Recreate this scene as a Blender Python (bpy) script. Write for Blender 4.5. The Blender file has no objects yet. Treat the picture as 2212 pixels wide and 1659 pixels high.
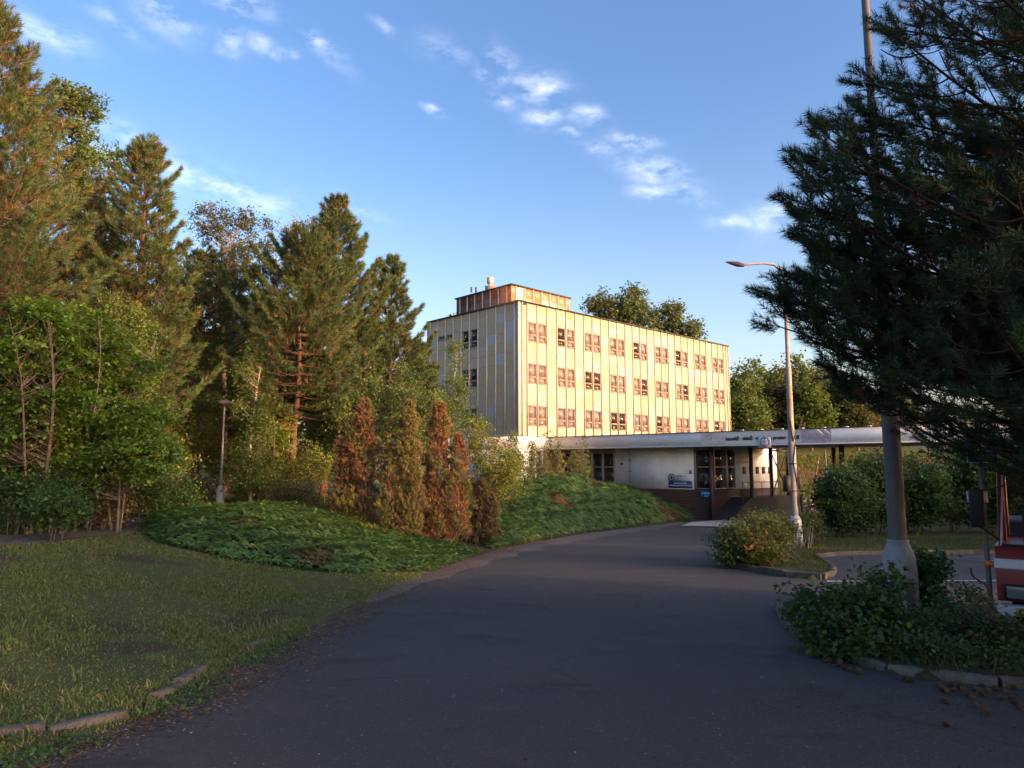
import bpy, math, random
import numpy as np
rng = np.random.default_rng(7); random.seed(7)
R = math.radians
C = bpy.context.scene.collection

# ------------------------------------------------------------------ camera, sky, sun, exposure
FOC = 1558.6; CXP = 1106.0; CYP = 829.5; PITCH = math.atan(332/2875.)      # metres: eye at z = 0
cam_d = bpy.data.cameras.new('camera'); cam = bpy.data.objects.new('camera', cam_d); C.objects.link(cam)
cam_d.sensor_width = 36; cam_d.lens = 36*2875/4080.; cam_d.clip_end = 3000; cam_d.clip_start = .05
cam.location = (0, 0, 0); cam.rotation_euler = (R(90)+PITCH, 0, 0)
bpy.context.scene.camera = cam
SUN_AZ, SUN_EL = 118.0, 9.3           # azimuth clockwise from +Y
S_DIR = np.array([math.sin(R(SUN_AZ))*math.cos(R(SUN_EL)), math.cos(R(SUN_AZ))*math.cos(R(SUN_EL)), math.sin(R(SUN_EL))])
sd = bpy.data.lights.new('sun', 'SUN'); sun = bpy.data.objects.new('sun', sd); C.objects.link(sun)
sd.energy = 2.0; sd.angle = R(.55); sd.color = (1.0, .6, .32)
from mathutils import Vector
sun.rotation_euler = Vector(S_DIR).to_track_quat('Z', 'Y').to_euler()
vs = bpy.context.scene.view_settings
vs.view_transform = 'Standard'; vs.look = 'None'; vs.gamma = 1; vs.use_curve_mapping = False; vs.exposure = 1.42
cy = bpy.context.scene.cycles
cy.max_bounces = 6; cy.diffuse_bounces = 3; cy.glossy_bounces = 3; cy.transmission_bounces = 4; cy.transparent_max_bounces = 8
cy.use_denoising = True

def cray(x, y):
    u = (x-CXP)/FOC; v = -(y-CYP)/FOC; c, s = math.cos(PITCH), math.sin(PITCH)
    return np.array([u, c-v*s, s+v*c])
def at(x, y, Y):
    r = cray(x, y); return r*Y/r[1]

w = bpy.data.worlds.new('World'); bpy.context.scene.world = w; w.use_nodes = True
nt = w.node_tree; N = nt.nodes; LK = nt.links; N.clear()
def nd(t, **k):
    n = N.new(t)
    for a, b in k.items(): setattr(n, a, b)
    return n
sky = nd('ShaderNodeTexSky', sky_type='NISHITA', sun_disc=False, sun_elevation=R(SUN_EL), sun_rotation=R(SUN_AZ), altitude=300, air_density=1.0, dust_density=3.5, ozone_density=3.0)
bg = nd('ShaderNodeBackground'); out = nd('ShaderNodeOutputWorld'); bg.inputs[1].default_value = .15
tc = nd('ShaderNodeTexCoord')
def vmath(op, a, b=None):
    n = nd('ShaderNodeVectorMath', operation=op); LK.new(a, n.inputs[0])
    if b is not None:
        if isinstance(b, (tuple, list)): n.inputs[1].default_value = b
        else: LK.new(b, n.inputs[1])
    return n
def smath(op, a, b, c=None, clamp=False):
    n = nd('ShaderNodeMath', operation=op, use_clamp=clamp)
    for i, v in enumerate((a, b, c)):
        if v is None: continue
        if isinstance(v, (int, float)): n.inputs[i].default_value = v
        else: LK.new(v, n.inputs[i])
    return n.outputs[0]
# thin clouds: each a patch of the sky in its own direction
CL = [(1088,142,44,34,1),(1070,165,34,14,.8),(1162,182,48,34,1),(1168,248,42,28,1),(1095,212,32,20,.7),(1262,262,60,24,.8),(937,241,20,14,1),(515,98,32,30,1),(578,104,26,18,.7),(685,114,40,20,.9),
      (40,35,95,28,.9),(75,68,55,20,.8),(370,20,70,40,.7),(515,15,60,34,.8),(470,398,170,34,1.0),(330,330,150,26,.8),(180,325,110,30,.8),(1365,318,62,20,1),(1410,378,85,26,.9),(1440,425,90,20,.9),(1665,478,62,46,1),(1580,488,60,22,.8),
      (825,45,26,14,.7),(1225,300,30,10,.6),(1300,340,60,16,.6),(720,140,60,18,.4),(960,95,70,26,.45),(240,45,60,18,.45),(770,440,70,14,.5),(620,130,30,14,.7)]
nrm = vmath('NORMALIZE', tc.outputs['Generated'])
wn = nd('ShaderNodeTexNoise'); wn.inputs['Scale'].default_value = 9; wn.inputs['Detail'].default_value = 4
LK.new(nrm.outputs[0], wn.inputs['Vector'])
w1 = vmath('SUBTRACT', wn.outputs['Color'], (.5,.5,.5)); w2 = nd('ShaderNodeVectorMath', operation='SCALE'); LK.new(w1.outputs[0], w2.inputs[0]); w2.inputs['Scale'].default_value = .07
wd = vmath('ADD', nrm.outputs[0], w2.outputs[0])
acc = None
for (px, py, sx, sy, a) in CL:
    d = cray(px, py); d /= np.linalg.norm(d)
    uu = np.cross(d, [0,0,1]); uu /= np.linalg.norm(uu); vv = np.cross(uu, d)
    tl = R(14); u2 = uu*math.cos(tl)-vv*math.sin(tl)*1; v2 = uu*math.sin(tl)+vv*math.cos(tl)
    sub = vmath('SUBTRACT', wd.outputs[0], tuple(d))
    sx *= .85; sy *= .85; a1 = vmath('DOT_PRODUCT', sub.outputs[0], tuple(u2/(sx/FOC))); a2 = vmath('DOT_PRODUCT', sub.outputs[0], tuple(v2/(sy/FOC)))
    q = smath('MULTIPLY', a1.outputs['Value'], a1.outputs['Value'])
    q = smath('MULTIPLY_ADD', a2.outputs['Value'], a2.outputs['Value'], q)
    e = smath('POWER', .3, q); e = smath('MULTIPLY', e, a)
    if px < 0: continue
    # only the half of the sky that patch is in
    acc = e if acc is None else smath('MAXIMUM', acc, e)
mp = nd('ShaderNodeMapping'); mp.inputs['Scale'].default_value = (14, 14, 30); LK.new(nrm.outputs[0], mp.inputs['Vector'])
n2 = nd('ShaderNodeTexNoise'); n2.inputs['Scale'].default_value = 1.5; n2.inputs['Detail'].default_value = 8; n2.inputs['Roughness'].default_value = .62; LK.new(mp.outputs[0], n2.inputs['Vector'])
n3 = nd('ShaderNodeMapRange'); n3.inputs['From Min'].default_value = .4; n3.inputs['From Max'].default_value = .72; LK.new(n2.outputs[0], n3.inputs[0])
mk = smath('MULTIPLY', acc, n3.outputs[0]); mk = smath('MULTIPLY', mk, .58, clamp=True)
mx = nd('ShaderNodeMix', data_type='RGBA'); LK.new(mk, mx.inputs['Factor'])
SKYM = nd('ShaderNodeMix', data_type='RGBA', blend_type='MULTIPLY'); SKYM.inputs['Factor'].default_value = 1; LK.new(sky.outputs[0], SKYM.inputs['A']); SKYM.inputs['B'].default_value = (1.02, 1.02, 1.12, 1)
sx_ = nd('ShaderNodeSeparateXYZ'); LK.new(nrm.outputs[0], sx_.inputs[0])
hz = nd('ShaderNodeMapRange'); hz.interpolation_type = 'SMOOTHSTEP'; hz.inputs['From Min'].default_value = -.02; hz.inputs['From Max'].default_value = .5; hz.inputs['To Min'].default_value = 1; hz.inputs['To Max'].default_value = 0; LK.new(sx_.outputs[2], hz.inputs[0])
hm = nd('ShaderNodeMix', data_type='RGBA', blend_type='MULTIPLY'); LK.new(hz.outputs[0], hm.inputs['Factor']); LK.new(SKYM.outputs['Result'], hm.inputs['A']); hm.inputs['B'].default_value = (2.0, 1.48, 1.12, 1)     # thin haze towards the horizon
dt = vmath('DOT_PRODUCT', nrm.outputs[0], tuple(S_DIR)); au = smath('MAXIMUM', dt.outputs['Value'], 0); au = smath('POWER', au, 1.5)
am = nd('ShaderNodeMix', data_type='RGBA', blend_type='MULTIPLY'); LK.new(au, am.inputs['Factor']); LK.new(hm.outputs['Result'], am.inputs['A']); am.inputs['B'].default_value = (2.3, 2.0, 1.65, 1); am.clamp_factor = True   # sun side of the sky brightened, added as warm fill light
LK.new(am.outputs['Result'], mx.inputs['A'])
CLOUDCOL = (4.6, 4.7, 5.2, 1); mx.inputs['B'].default_value = CLOUDCOL
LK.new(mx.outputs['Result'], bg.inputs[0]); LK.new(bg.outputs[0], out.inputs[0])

# ------------------------------------------------------------------ helpers
class Geo:
    def __init__(s): s.V = []; s.F = []; s.C = []; s.n = 0
    def add(s, V, F, col=(.5,.5,.5)):
        V = np.asarray(V, float).reshape(-1, 3); F = np.asarray(F, int)
        col = np.asarray(col, float)
        if col.ndim == 1: col = np.tile(col, (len(V), 1))
        s.V.append(V); s.F.append(F+s.n); s.C.append(col); s.n += len(V)
    def box(s, x0, x1, y0, y1, z0, z1, col=(.5,.5,.5), fr=None):
        V = np.array([[x0,y0,z0],[x1,y0,z0],[x1,y1,z0],[x0,y1,z0],[x0,y0,z1],[x1,y0,z1],[x1,y1,z1],[x0,y1,z1]], float)
        if fr is not None: V = fr(V)
        F = [[0,3,2,1],[4,5,6,7],[0,1,5,4],[1,2,6,5],[2,3,7,6],[3,0,4,7]]
        if fr is not None and getattr(fr, 'flip', False): F = [f[::-1] for f in F]
        s.add(V, F, col)
    def tube(s, P, rad, sides=6, col=(.5,.5,.5), cap=True):
        P = np.asarray(P, float); n = len(P); rad = np.broadcast_to(np.asarray(rad, float), (n,))
        T = np.gradient(P, axis=0); T /= np.linalg.norm(T, axis=1)[:,None]+1e-9
        ref = np.array([0,0,1.]) if abs(T[:,2]).mean() < .8 else np.array([1.,0,0])
        A = np.cross(T, ref); A /= np.linalg.norm(A, axis=1)[:,None]+1e-9; B = np.cross(T, A)
        th = np.arange(sides)/sides*2*np.pi
        V = P[:,None,:]+rad[:,None,None]*(np.cos(th)[None,:,None]*A[:,None,:]+np.sin(th)[None,:,None]*B[:,None,:])
        V = V.reshape(-1,3); i = np.arange(n-1)[:,None]*sides; j = np.arange(sides)[None,:]; k = (j+1)%sides
        F = np.stack([i+j, i+k, i+sides+k, i+sides+j], -1).reshape(-1,4)
        s.add(V, F, col)
        if cap:
            for e, base in ((0, 0), (n-1, (n-1)*sides)):
                c = P[e]; ring = V[base:base+sides]
                VV = np.vstack([ring, c]); FF = [[q, (q+1)%sides, sides] if e else [(q+1)%sides, q, sides] for q in range(sides)]
                s.add(VV, FF, col if np.ndim(col)==1 else np.tile(np.asarray(col).mean(0), (len(VV),1)))
    def lathe(s, prof, c=(0,0), sides=16, col=(.5,.5,.5)):
        prof = np.asarray(prof, float); th = np.arange(sides)/sides*2*np.pi; n = len(prof)
        V = np.stack([c[0]+prof[:,0:1]*np.cos(th), c[1]+prof[:,0:1]*np.sin(th), np.repeat(prof[:,1:2], sides, 1)], -1).reshape(-1,3)
        i = np.arange(n-1)[:,None]*sides; j = np.arange(sides)[None,:]; k = (j+1)%sides
        s.add(V, np.stack([i+j, i+k, i+sides+k, i+sides+j], -1).reshape(-1,4), col)
    def build(s, name, mat, parent=None, loc=None, smooth=False):
        me = bpy.data.meshes.new(name)
        if s.V:
            V = np.concatenate(s.V); Cc = np.concatenate(s.C)
            if loc is not None: V = V-np.asarray(loc, float)
            me.vertices.add(len(V)); me.vertices.foreach_set('co', V.astype(np.float32).ravel())
            loops = np.concatenate([f.ravel() for f in s.F]); tot = np.concatenate([np.full(len(f), f.shape[1]) for f in s.F])
            st = np.concatenate([[0], np.cumsum(tot)[:-1]])
            me.loops.add(len(loops)); me.loops.foreach_set('vertex_index', loops.astype(np.int32))
            me.polygons.add(len(tot)); me.polygons.foreach_set('loop_start', st.astype(np.int32)); me.polygons.foreach_set('loop_total', tot.astype(np.int32))
            if smooth: me.polygons.foreach_set('use_smooth', np.ones(len(tot), bool))
            ca = me.color_attributes.new('Col', 'FLOAT_COLOR', 'POINT')
            ca.data.foreach_set('color', np.hstack([Cc[:,:3], np.ones((len(Cc),1))]).astype(np.float32).ravel())
            me.update(calc_edges=True)
        me.materials.append(mat)
        o = bpy.data.objects.new(name, me); C.objects.link(o)
        if parent is not None:
            o.parent = parent
        elif loc is not None: o.location = loc
        return o
def empty(name, loc, label, cat, group=None):
    o = bpy.data.objects.new(name, None); C.objects.link(o); o.location = loc; o['label'] = label; o['category'] = cat
    if group: o['group'] = group
    return o
def tag(o, label=None, cat=None, group=None, kind=None):
    for k, v in (('label', label), ('category', cat), ('group', group), ('kind', kind)):
        if v: o[k] = v
    return o
def frame(O, ax, out):
    O = np.asarray(O, float); ax = np.asarray(ax, float); out = np.asarray(out, float)
    def f(V): return np.stack([O[0]+V[:,0]*ax[0]+V[:,1]*out[0], O[1]+V[:,0]*ax[1]+V[:,1]*out[1], V[:,2]], -1)
    f.flip = (ax[0]*out[1]-ax[1]*out[0]) < 0
    return f

# ------------------------------------------------------------------ materials
def mat(name, col=None, rough=.8, noise=None, spec=.3, metal=0, bump=0, bscale=30, attr=False, transl=0, extra=None):
    m = bpy.data.materials.new(name); m.use_nodes = True; t = m.node_tree; n = t.nodes; l = t.links
    b = n['Principled BSDF']; b.inputs['Roughness'].default_value = rough; b.inputs['Specular IOR Level'].default_value = spec; b.inputs['Metallic'].default_value = metal
    src = None
    if attr:
        a = n.new('ShaderNodeAttribute'); a.attribute_name = 'Col'; src = a.outputs['Color']
    else:
        b.inputs['Base Color'].default_value = (*col, 1)
    tcn = n.new('ShaderNodeTexCoord')
    if noise:                                   # list of (scale, colour, lo, hi, amount)
        for (sc, c2, lo, hi, am) in noise:
            x = n.new('ShaderNodeTexNoise'); x.inputs['Detail'].default_value = 6; x.inputs['Roughness'].default_value = .65
            if isinstance(sc, tuple):
                mpn = n.new('ShaderNodeMapping'); mpn.inputs['Scale'].default_value = sc; l.new(tcn.outputs['Object'], mpn.inputs[0]); l.new(mpn.outputs[0], x.inputs['Vector']); x.inputs['Scale'].default_value = 1
            else:
                x.inputs['Scale'].default_value = sc; l.new(tcn.outputs['Object'], x.inputs['Vector'])
            mr = n.new('ShaderNodeMapRange'); mr.inputs['From Min'].default_value = lo; mr.inputs['From Max'].default_value = hi; mr.inputs['To Max'].default_value = am; l.new(x.outputs[0], mr.inputs[0])
            mi = n.new('ShaderNodeMix'); mi.data_type = 'RGBA'; l.new(mr.outputs[0], mi.inputs['Factor'])
            if src is not None: l.new(src, mi.inputs['A'])
            else: mi.inputs['A'].default_value = (*col, 1)
            mi.inputs['B'].default_value = (*c2, 1); src = mi.outputs['Result']
    if src is not None: l.new(src, b.inputs['Base Color'])
    if bump:
        x = n.new('ShaderNodeTexNoise'); x.inputs['Scale'].default_value = bscale; x.inputs['Detail'].default_value = 5; l.new(tcn.outputs['Object'], x.inputs['Vector'])
        bm = n.new('ShaderNodeBump'); bm.inputs['Strength'].default_value = bump; bm.inputs['Distance'].default_value = .02; l.new(x.outputs[0], bm.inputs['Height']); l.new(bm.outputs[0], b.inputs['Normal'])
    if transl:
        tr = n.new('ShaderNodeBsdfTranslucent'); 
        hs = n.new('ShaderNodeHueSaturation'); hs.inputs['Value'].default_value = 1.5; hs.inputs['Saturation'].default_value = 1.1; hs.inputs['Hue'].default_value = .485
        if src is not None: l.new(src, hs.inputs['Color'])
        else: hs.inputs['Color'].default_value = (*col, 1)
        l.new(hs.outputs[0], tr.inputs[0])
        ms = n.new('ShaderNodeMixShader'); ms.inputs[0].default_value = transl
        l.new(b.outputs[0], ms.inputs[1]); l.new(tr.outputs[0], ms.inputs[2]); l.new(ms.outputs[0], n['Material Output'].inputs['Surface'])
    return m
M = {}
M['leaf'] = mat('leaf', attr=True, rough=.55, spec=.25, transl=.35)
M['needle'] = mat('needle', attr=True, rough=.6, spec=.25, transl=.1)
M['bark'] = mat('bark', attr=True, rough=.95, spec=.1, noise=[((25,25,6),(.03,.02,.015),.4,.65,.7)], bump=.6, bscale=20)
M['ground'] = mat('ground', attr=True, rough=.95, spec=.1, noise=[(1.3,(.055,.04,.025),.5,.7,.6),(9,(.05,.06,.02),.45,.7,.5),(60,(.02,.016,.01),.5,.75,.6)], bump=.8, bscale=25)
M['grass'] = mat('grass', attr=True, rough=.7, spec=.2, transl=.25)
M['asphalt'] = mat('asphalt', (.046,.043,.044), rough=.88, spec=.25, noise=[(.22,(.068,.062,.06),.45,.6,.9),((.5,.08,1),(.05,.046,.047),.45,.6,.5),(3.1,(.055,.051,.051),.5,.7,.4),(28,(.13,.125,.12),.6,.7,.55),(55,(.17,.16,.155),.58,.7,.7),(80,(.03,.028,.03),.53,.66,.7),(.9,(.03,.027,.026),.55,.68,.8),(2.2,(.085,.07,.06),.62,.7,.6)], bump=.5, bscale=120)
def cracks(m, sc, amt):
    t = m.node_tree; n = t.nodes; l = t.links; b = n['Principled BSDF']; src = b.inputs['Base Color'].links[0].from_socket; tcn = n.new('ShaderNodeTexCoord')
    nz = n.new('ShaderNodeTexNoise'); nz.inputs['Scale'].default_value = 1.3; nz.inputs['Detail'].default_value = 7; l.new(tcn.outputs['Object'], nz.inputs['Vector'])
    mi = n.new('ShaderNodeMix'); mi.data_type = 'RGBA'; mi.inputs['Factor'].default_value = .22; l.new(tcn.outputs['Object'], mi.inputs['A']); l.new(nz.outputs['Color'], mi.inputs['B'])
    vo = n.new('ShaderNodeTexVoronoi'); vo.feature = 'DISTANCE_TO_EDGE'; vo.inputs['Scale'].default_value = sc; l.new(mi.outputs['Result'], vo.inputs['Vector'])
    mr = n.new('ShaderNodeMapRange'); mr.inputs['From Min'].default_value = .002; mr.inputs['From Max'].default_value = .012; mr.inputs['To Min'].default_value = amt; mr.inputs['To Max'].default_value = 0; l.new(vo.outputs['Distance'], mr.inputs[0])
    n4 = n.new('ShaderNodeTexNoise'); n4.inputs['Scale'].default_value = .5; l.new(tcn.outputs['Object'], n4.inputs['Vector']); m4 = n.new('ShaderNodeMapRange'); m4.inputs['From Min'].default_value = .45; m4.inputs['From Max'].default_value = .6; l.new(n4.outputs[0], m4.inputs[0])
    mm = n.new('ShaderNodeMath'); mm.operation = 'MULTIPLY'; l.new(mr.outputs[0], mm.inputs[0]); l.new(m4.outputs[0], mm.inputs[1])
    mo = n.new('ShaderNodeMix'); mo.data_type = 'RGBA'; l.new(mm.outputs[0], mo.inputs['Factor']); l.new(src, mo.inputs['A']); mo.inputs['B'].default_value = (.03,.027,.025,1); l.new(mo.outputs['Result'], b.inputs['Base Color'])
cracks(M['asphalt'], .4, .5)
M['asphalt_old'] = mat('asphalt_old', (.095,.085,.078), rough=.92, spec=.2, noise=[(.8,(.14,.12,.1),.42,.68,.8),(120,(.2,.19,.17),.6,.75,.7),(200,(.03,.03,.03),.52,.7,.6)], bump=.5, bscale=90)
M['litter'] = mat('litter', attr=True, rough=.9, spec=.1)
M['concrete'] = mat('concrete', (.33,.31,.28), rough=.9, spec=.2, noise=[(1.2,(.22,.2,.17),.42,.65,.7),(14,(.4,.38,.35),.5,.7,.5),(70,(.15,.14,.12),.55,.75,.5)], bump=.4, bscale=50)
M['kerb'] = mat('kerb', (.12,.105,.09), rough=.9, spec=.2, noise=[(3,(.07,.05,.035),.4,.6,.9),(26,(.17,.155,.14),.5,.7,.5),(60,(.06,.05,.03),.55,.75,.6)], bump=.8, bscale=30)
M['dkconcrete'] = mat('dark_concrete', (.038,.03,.026), rough=.9, spec=.2, noise=[(1.5,(.05,.04,.034),.42,.65,.6),(30,(.05,.04,.035),.5,.7,.5)])
M['plaster'] = mat('plaster', (.8,.79,.77), rough=.85, spec=.2, noise=[(.9,(.5,.49,.46),.45,.7,.6),((6,6,.6),(.42,.4,.36),.55,.75,.5),(40,(.55,.54,.52),.5,.7,.5)], bump=.15, bscale=60)
M['whiteband'] = mat('white_band', (.78,.77,.76), rough=.6, spec=.3, noise=[((.5,.5,1.5),(.55,.54,.52),.48,.7,.6),((5,5,.5),(.4,.37,.32),.6,.8,.5)])
M['panel'] = mat('panel', attr=True, rough=.6, spec=.3, noise=[((2.0,2.0,.6),(.42,.38,.3),.52,.75,.35),((9,9,.5),(.36,.27,.17),.66,.85,.3)])
M['rib'] = mat('rib', (.42,.39,.35), rough=.6, spec=.2, noise=[((14,14,.7),(.28,.18,.12),.54,.7,.6)])
M['rust'] = mat('rust', (.2,.09,.05), rough=.85, noise=[(6,(.18,.06,.03),.4,.7,.7)])
M['rustpanel'] = mat('rust_panel', attr=True, rough=.8, spec=.2, noise=[(3,(.3,.1,.05),.5,.7,.35)])
M['roofdark'] = mat('roof_felt', (.045,.04,.038), rough=.9)
M['wframe'] = mat('window_frame', (.24,.17,.14), rough=.6, noise=[(5,(.36,.31,.28),.52,.7,.8)])
M['wframe_dark'] = mat('window_frame_shade', (.3,.24,.2), rough=.6, noise=[(8,(.4,.36,.33),.5,.6,.9)])
M['whiteframe'] = mat('white_frame', (.62,.6,.57), rough=.5, noise=[(6,(.4,.36,.3),.55,.75,.5)])
M['dark'] = mat('dark_interior', (.05,.035,.028), rough=.9)
M['curtain'] = mat('curtain', attr=True, rough=.9, spec=.1)
M['brownwood'] = mat('brown_slat', (.085,.045,.035), rough=.75, noise=[(5,(.05,.03,.025),.4,.7,.7)])
M['brownmetal'] = mat('brown_metal', (.12,.05,.04), rough=.6, noise=[(6,(.07,.03,.025),.4,.7,.7)])
M['darkmetal'] = mat('dark_metal', (.04,.03,.028), rough=.6)
M['pole'] = mat('concrete_pole', (.125,.115,.115), rough=.8, spec=.25, noise=[((10,10,.5),(.2,.12,.09),.5,.7,.8),(2,(.17,.155,.15),.5,.7,.6),(70,(.13,.12,.115),.5,.75,.4)], bump=.2, bscale=70)
M['rustypole'] = mat('rusty_pole', (.3,.26,.24), rough=.7, spec=.3, noise=[((3,3,.45),(.24,.08,.04),.5,.62,.85),(9,(.38,.35,.33),.5,.7,.5)])
M['sleeve'] = mat('pole_sleeve', (.4,.42,.45), rough=.6, spec=.35, noise=[(7,(.2,.17,.16),.64,.72,.5),((9,9,1.5),(.4,.3,.22),.56,.76,.5)])
M['greysleeve'] = mat('grey_sleeve', (.27,.27,.29), rough=.7, spec=.3, noise=[(3,(.2,.19,.19),.48,.68,.7),(60,(.2,.2,.2),.5,.75,.4)], bump=.15, bscale=60); M['black'] = mat('black_rubber', (.012,.012,.013), rough=.5)
M['rail'] = mat('rail', (.05,.04,.04), rough=.6)

def glass(name, dust=(.25,.2,.19), amt=.45):
    m = bpy.data.materials.new(name); m.use_nodes = True; t = m.node_tree; n = t.nodes; l = t.links
    for x in list(n):
        if x.type == 'BSDF_PRINCIPLED': n.remove(x)
    tr = n.new('ShaderNodeBsdfTransparent'); tr.inputs[0].default_value = (.8,.82,.8,1)
    gl = n.new('ShaderNodeBsdfGlossy'); gl.inputs['Roughness'].default_value = .03
    df = n.new('ShaderNodeBsdfDiffuse'); df.inputs[0].default_value = (*dust, 1)
    fr = n.new('ShaderNodeFresnel'); fr.inputs[0].default_value = 1.45
    ma = n.new('ShaderNodeMath'); ma.operation = 'ADD'; ma.use_clamp = True; l.new(fr.outputs[0], ma.inputs[0]); ma.inputs[1].default_value = .0
    tcn = n.new('ShaderNodeTexCoord'); nz = n.new('ShaderNodeTexNoise'); nz.inputs['Scale'].default_value = 1.7; nz.inputs['Detail'].default_value = 5; l.new(tcn.outputs['Object'], nz.inputs['Vector'])
    mr = n.new('ShaderNodeMapRange'); mr.inputs['From Min'].default_value = .3; mr.inputs['From Max'].default_value = .7; mr.inputs['To Min'].default_value = amt*.6; mr.inputs['To Max'].default_value = min(1, amt*1.3); l.new(nz.outputs[0], mr.inputs[0])
    m1 = n.new('ShaderNodeMixShader'); l.new(mr.outputs[0], m1.inputs[0]); l.new(tr.outputs[0], m1.inputs[1]); l.new(df.outputs[0], m1.inputs[2])
    m2 = n.new('ShaderNodeMixShader'); l.new(ma.outputs[0], m2.inputs[0]); l.new(m1.outputs[0], m2.inputs[1]); l.new(gl.outputs[0], m2.inputs[2])
    l.new(m2.outputs[0], n['Material Output'].inputs['Surface']); return m
M['glass'] = glass('dusty_glass', (.22,.19,.185), .78); M['glass3'] = glass('streaked_glass', (.27,.22,.21), .62); M['glass2'] = glass('clear_glass', (.07,.055,.045), .35)

# ------------------------------------------------------------------ terrain
def smooth(t): t = np.clip(t, 0, 1); return t*t*(3-2*t)
BY = [-60,-20,0,5,10.8,17,25,40,52,70,76,92,110,200,700,2500]; BZ = [-1.2,-1.4,-1.6,-1.9,-2.25,-2.52,-2.8,-3.3,-3.74,-3.8,-3.3,1.6,3.2,4,0,0]
def base(Y):
    Y = np.asarray(Y, float); return sum(np.interp(Y+d, BY, BZ) for d in (-2,-1,0,1,2))/5
EY = [-30,0,3,5,6,8.3,11,15.4,21.4,26.4,34,45.6,54,62,75]; EX = [-6,-4.0,-3.5,-3.15,-2.87,-2.8,-2.75,-2.4,-1.3,-.1,3.1,9.6,13.4,17,24]
def xe(Y): return np.interp(Y, EY, EX)
def gz(x, Y):
    x = np.asarray(x, float); Y = np.asarray(Y, float); b = base(np.minimum(Y, 72)) ; bb = base(Y)
    L = np.interp(Y, [-30,0,4,8,30,50,70], [-1.4,-1.5,-1.56,-1.6,-1.5,-2.3,-2.6])
    wd_ = np.interp(Y, [0,20,35,50], [3,9,7,5])
    t = smooth((xe(Y)-x)/wd_)
    z = b*(1-t)+np.maximum(L, b)*t
    z = z+np.clip(-x-19, 0, 60)*.14
    z = z+np.where(Y > 70, (bb-base(72))*smooth((x+2)/14+.0)*np.clip(1-(x-60)/80,0.25,1), 0)
    z = z+.03*np.sin(x*1.3+Y*.7)*np.clip((xe(Y)-x)/2, 0, 1)
    return z
def gp(px, py, dz=0):
    r = cray(px, py); t = np.linspace(1.5, 160, 6000); P = r[None]*t[:,None]; d = P[:,2]-(gz(P[:,0], P[:,1])+dz)
    i = np.argmax(d < 0); p = P[i]; return np.array([p[0], p[1], float(gz(p[0], p[1]))])
def grid(x0, x1, y0, y1, n, m_, f, warp=None):
    xs = np.linspace(x0, x1, n); ys = np.linspace(y0, y1, m_); X, Y = np.meshgrid(xs, ys)
    V = np.stack([X, Y, f(X, Y)], -1).reshape(-1,3); i = np.arange(m_-1)[:,None]*n; j = np.arange(n-1)[None,:]
    F = np.stack([i+j, i+j+1, i+n+j+1, i+n+j], -1).reshape(-1,4); return V, F

def inpoly(x, y, poly):
    x = np.asarray(x, float); y = np.asarray(y, float); r = np.zeros(x.shape, bool); n = len(poly)
    for i in range(n):
        (x1, y1), (x2, y2) = poly[i], poly[(i+1) % n]
        c = ((y1 > y) != (y2 > y)) & (x < (x2-x1)*(y-y1)/(y2-y1+1e-12)+x1); r ^= c
    return r
ISL_A = [(4.45,12.4),(3.9,10.6),(3.62,9.0),(3.62,7.9),(3.95,7.2),(4.74,6.9),(7,6.3),(12,5.6),(18,5.2),(18,7.2),(8.2,7.8),(6.25,9.0),(6.1,11.6)]
ISL_B = [(6.1,22.1),(5.85,20.3),(5.9,19.0),(6.26,17.4),(6.63,16.6),(7.2,16.7),(8.1,18.5),(9.2,22.4),(11,23.2),(15.2,23.5),(60,24.5),(60,58),(31,66),(27.5,55),(20.5,47),(14.5,39),(10,30)]
PATH = np.array([(-16,10.5),(-12.5,13.2),(-10.6,15.5),(-9.9,18.5),(-10.1,23),(-11,29)])
DIRT = [(-9.5,12.8,1.6,.5),(-7.2,14.2,1.3,.5),(-5.0,9.0,.9,.35),(-4.2,8.2,.6,.5),(-6.5,8.6,1.0,.3),(-9,9.5,1.2,.35),(-3.6,10.5,.5,1.2)]
def off_path(x, y):
    d = np.full(np.shape(x), 99.)
    for (a, b), (c, e) in zip(PATH[:-1], PATH[1:]):
        L2 = (c-a)**2+(e-b)**2; t = np.clip(((x-a)*(c-a)+(y-b)*(e-b))/L2, 0, 1); d = np.minimum(d, np.hypot(x-a-t*(c-a), y-b-t*(e-b)))
    return d
def ground_z(x, y):
    z = gz(x, y); left = x < xe(y); isl = inpoly(x, y, ISL_A) | inpoly(x, y, ISL_B)
    far = y > 74
    return np.where(left, z+.05*smooth((xe(y)-x)/.4), np.where(isl, z+.09, np.where(far, z, z-.12)))
def lin(v): return np.concatenate(v)
xs = lin([np.linspace(-400,-60,12)[:-1], np.linspace(-60,-16,30)[:-1], np.linspace(-16,20,170)[:-1], np.linspace(20,64,60)[:-1], np.linspace(64,500,14)])
ys = lin([np.linspace(-120,-4,16)[:-1], np.linspace(-4,32,170)[:-1], np.linspace(32,80,110)[:-1], np.linspace(80,140,30)[:-1], np.linspace(140,1400,16)])
X, Y = np.meshgrid(xs, ys); Z = ground_z(X, Y)
n_, m_ = len(xs), len(ys); ii = np.arange(m_-1)[:,None]*n_; jj = np.arange(n_-1)[None,:]
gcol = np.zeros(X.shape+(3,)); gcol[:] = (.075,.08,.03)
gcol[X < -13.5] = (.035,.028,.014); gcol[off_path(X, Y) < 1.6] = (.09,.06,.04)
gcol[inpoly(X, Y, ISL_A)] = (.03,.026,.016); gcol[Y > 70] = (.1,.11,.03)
gcol[(X > -13.5) & (X < xe(Y)) & (Y > 18) & (Y < 70)] = (.035,.03,.016)
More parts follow.
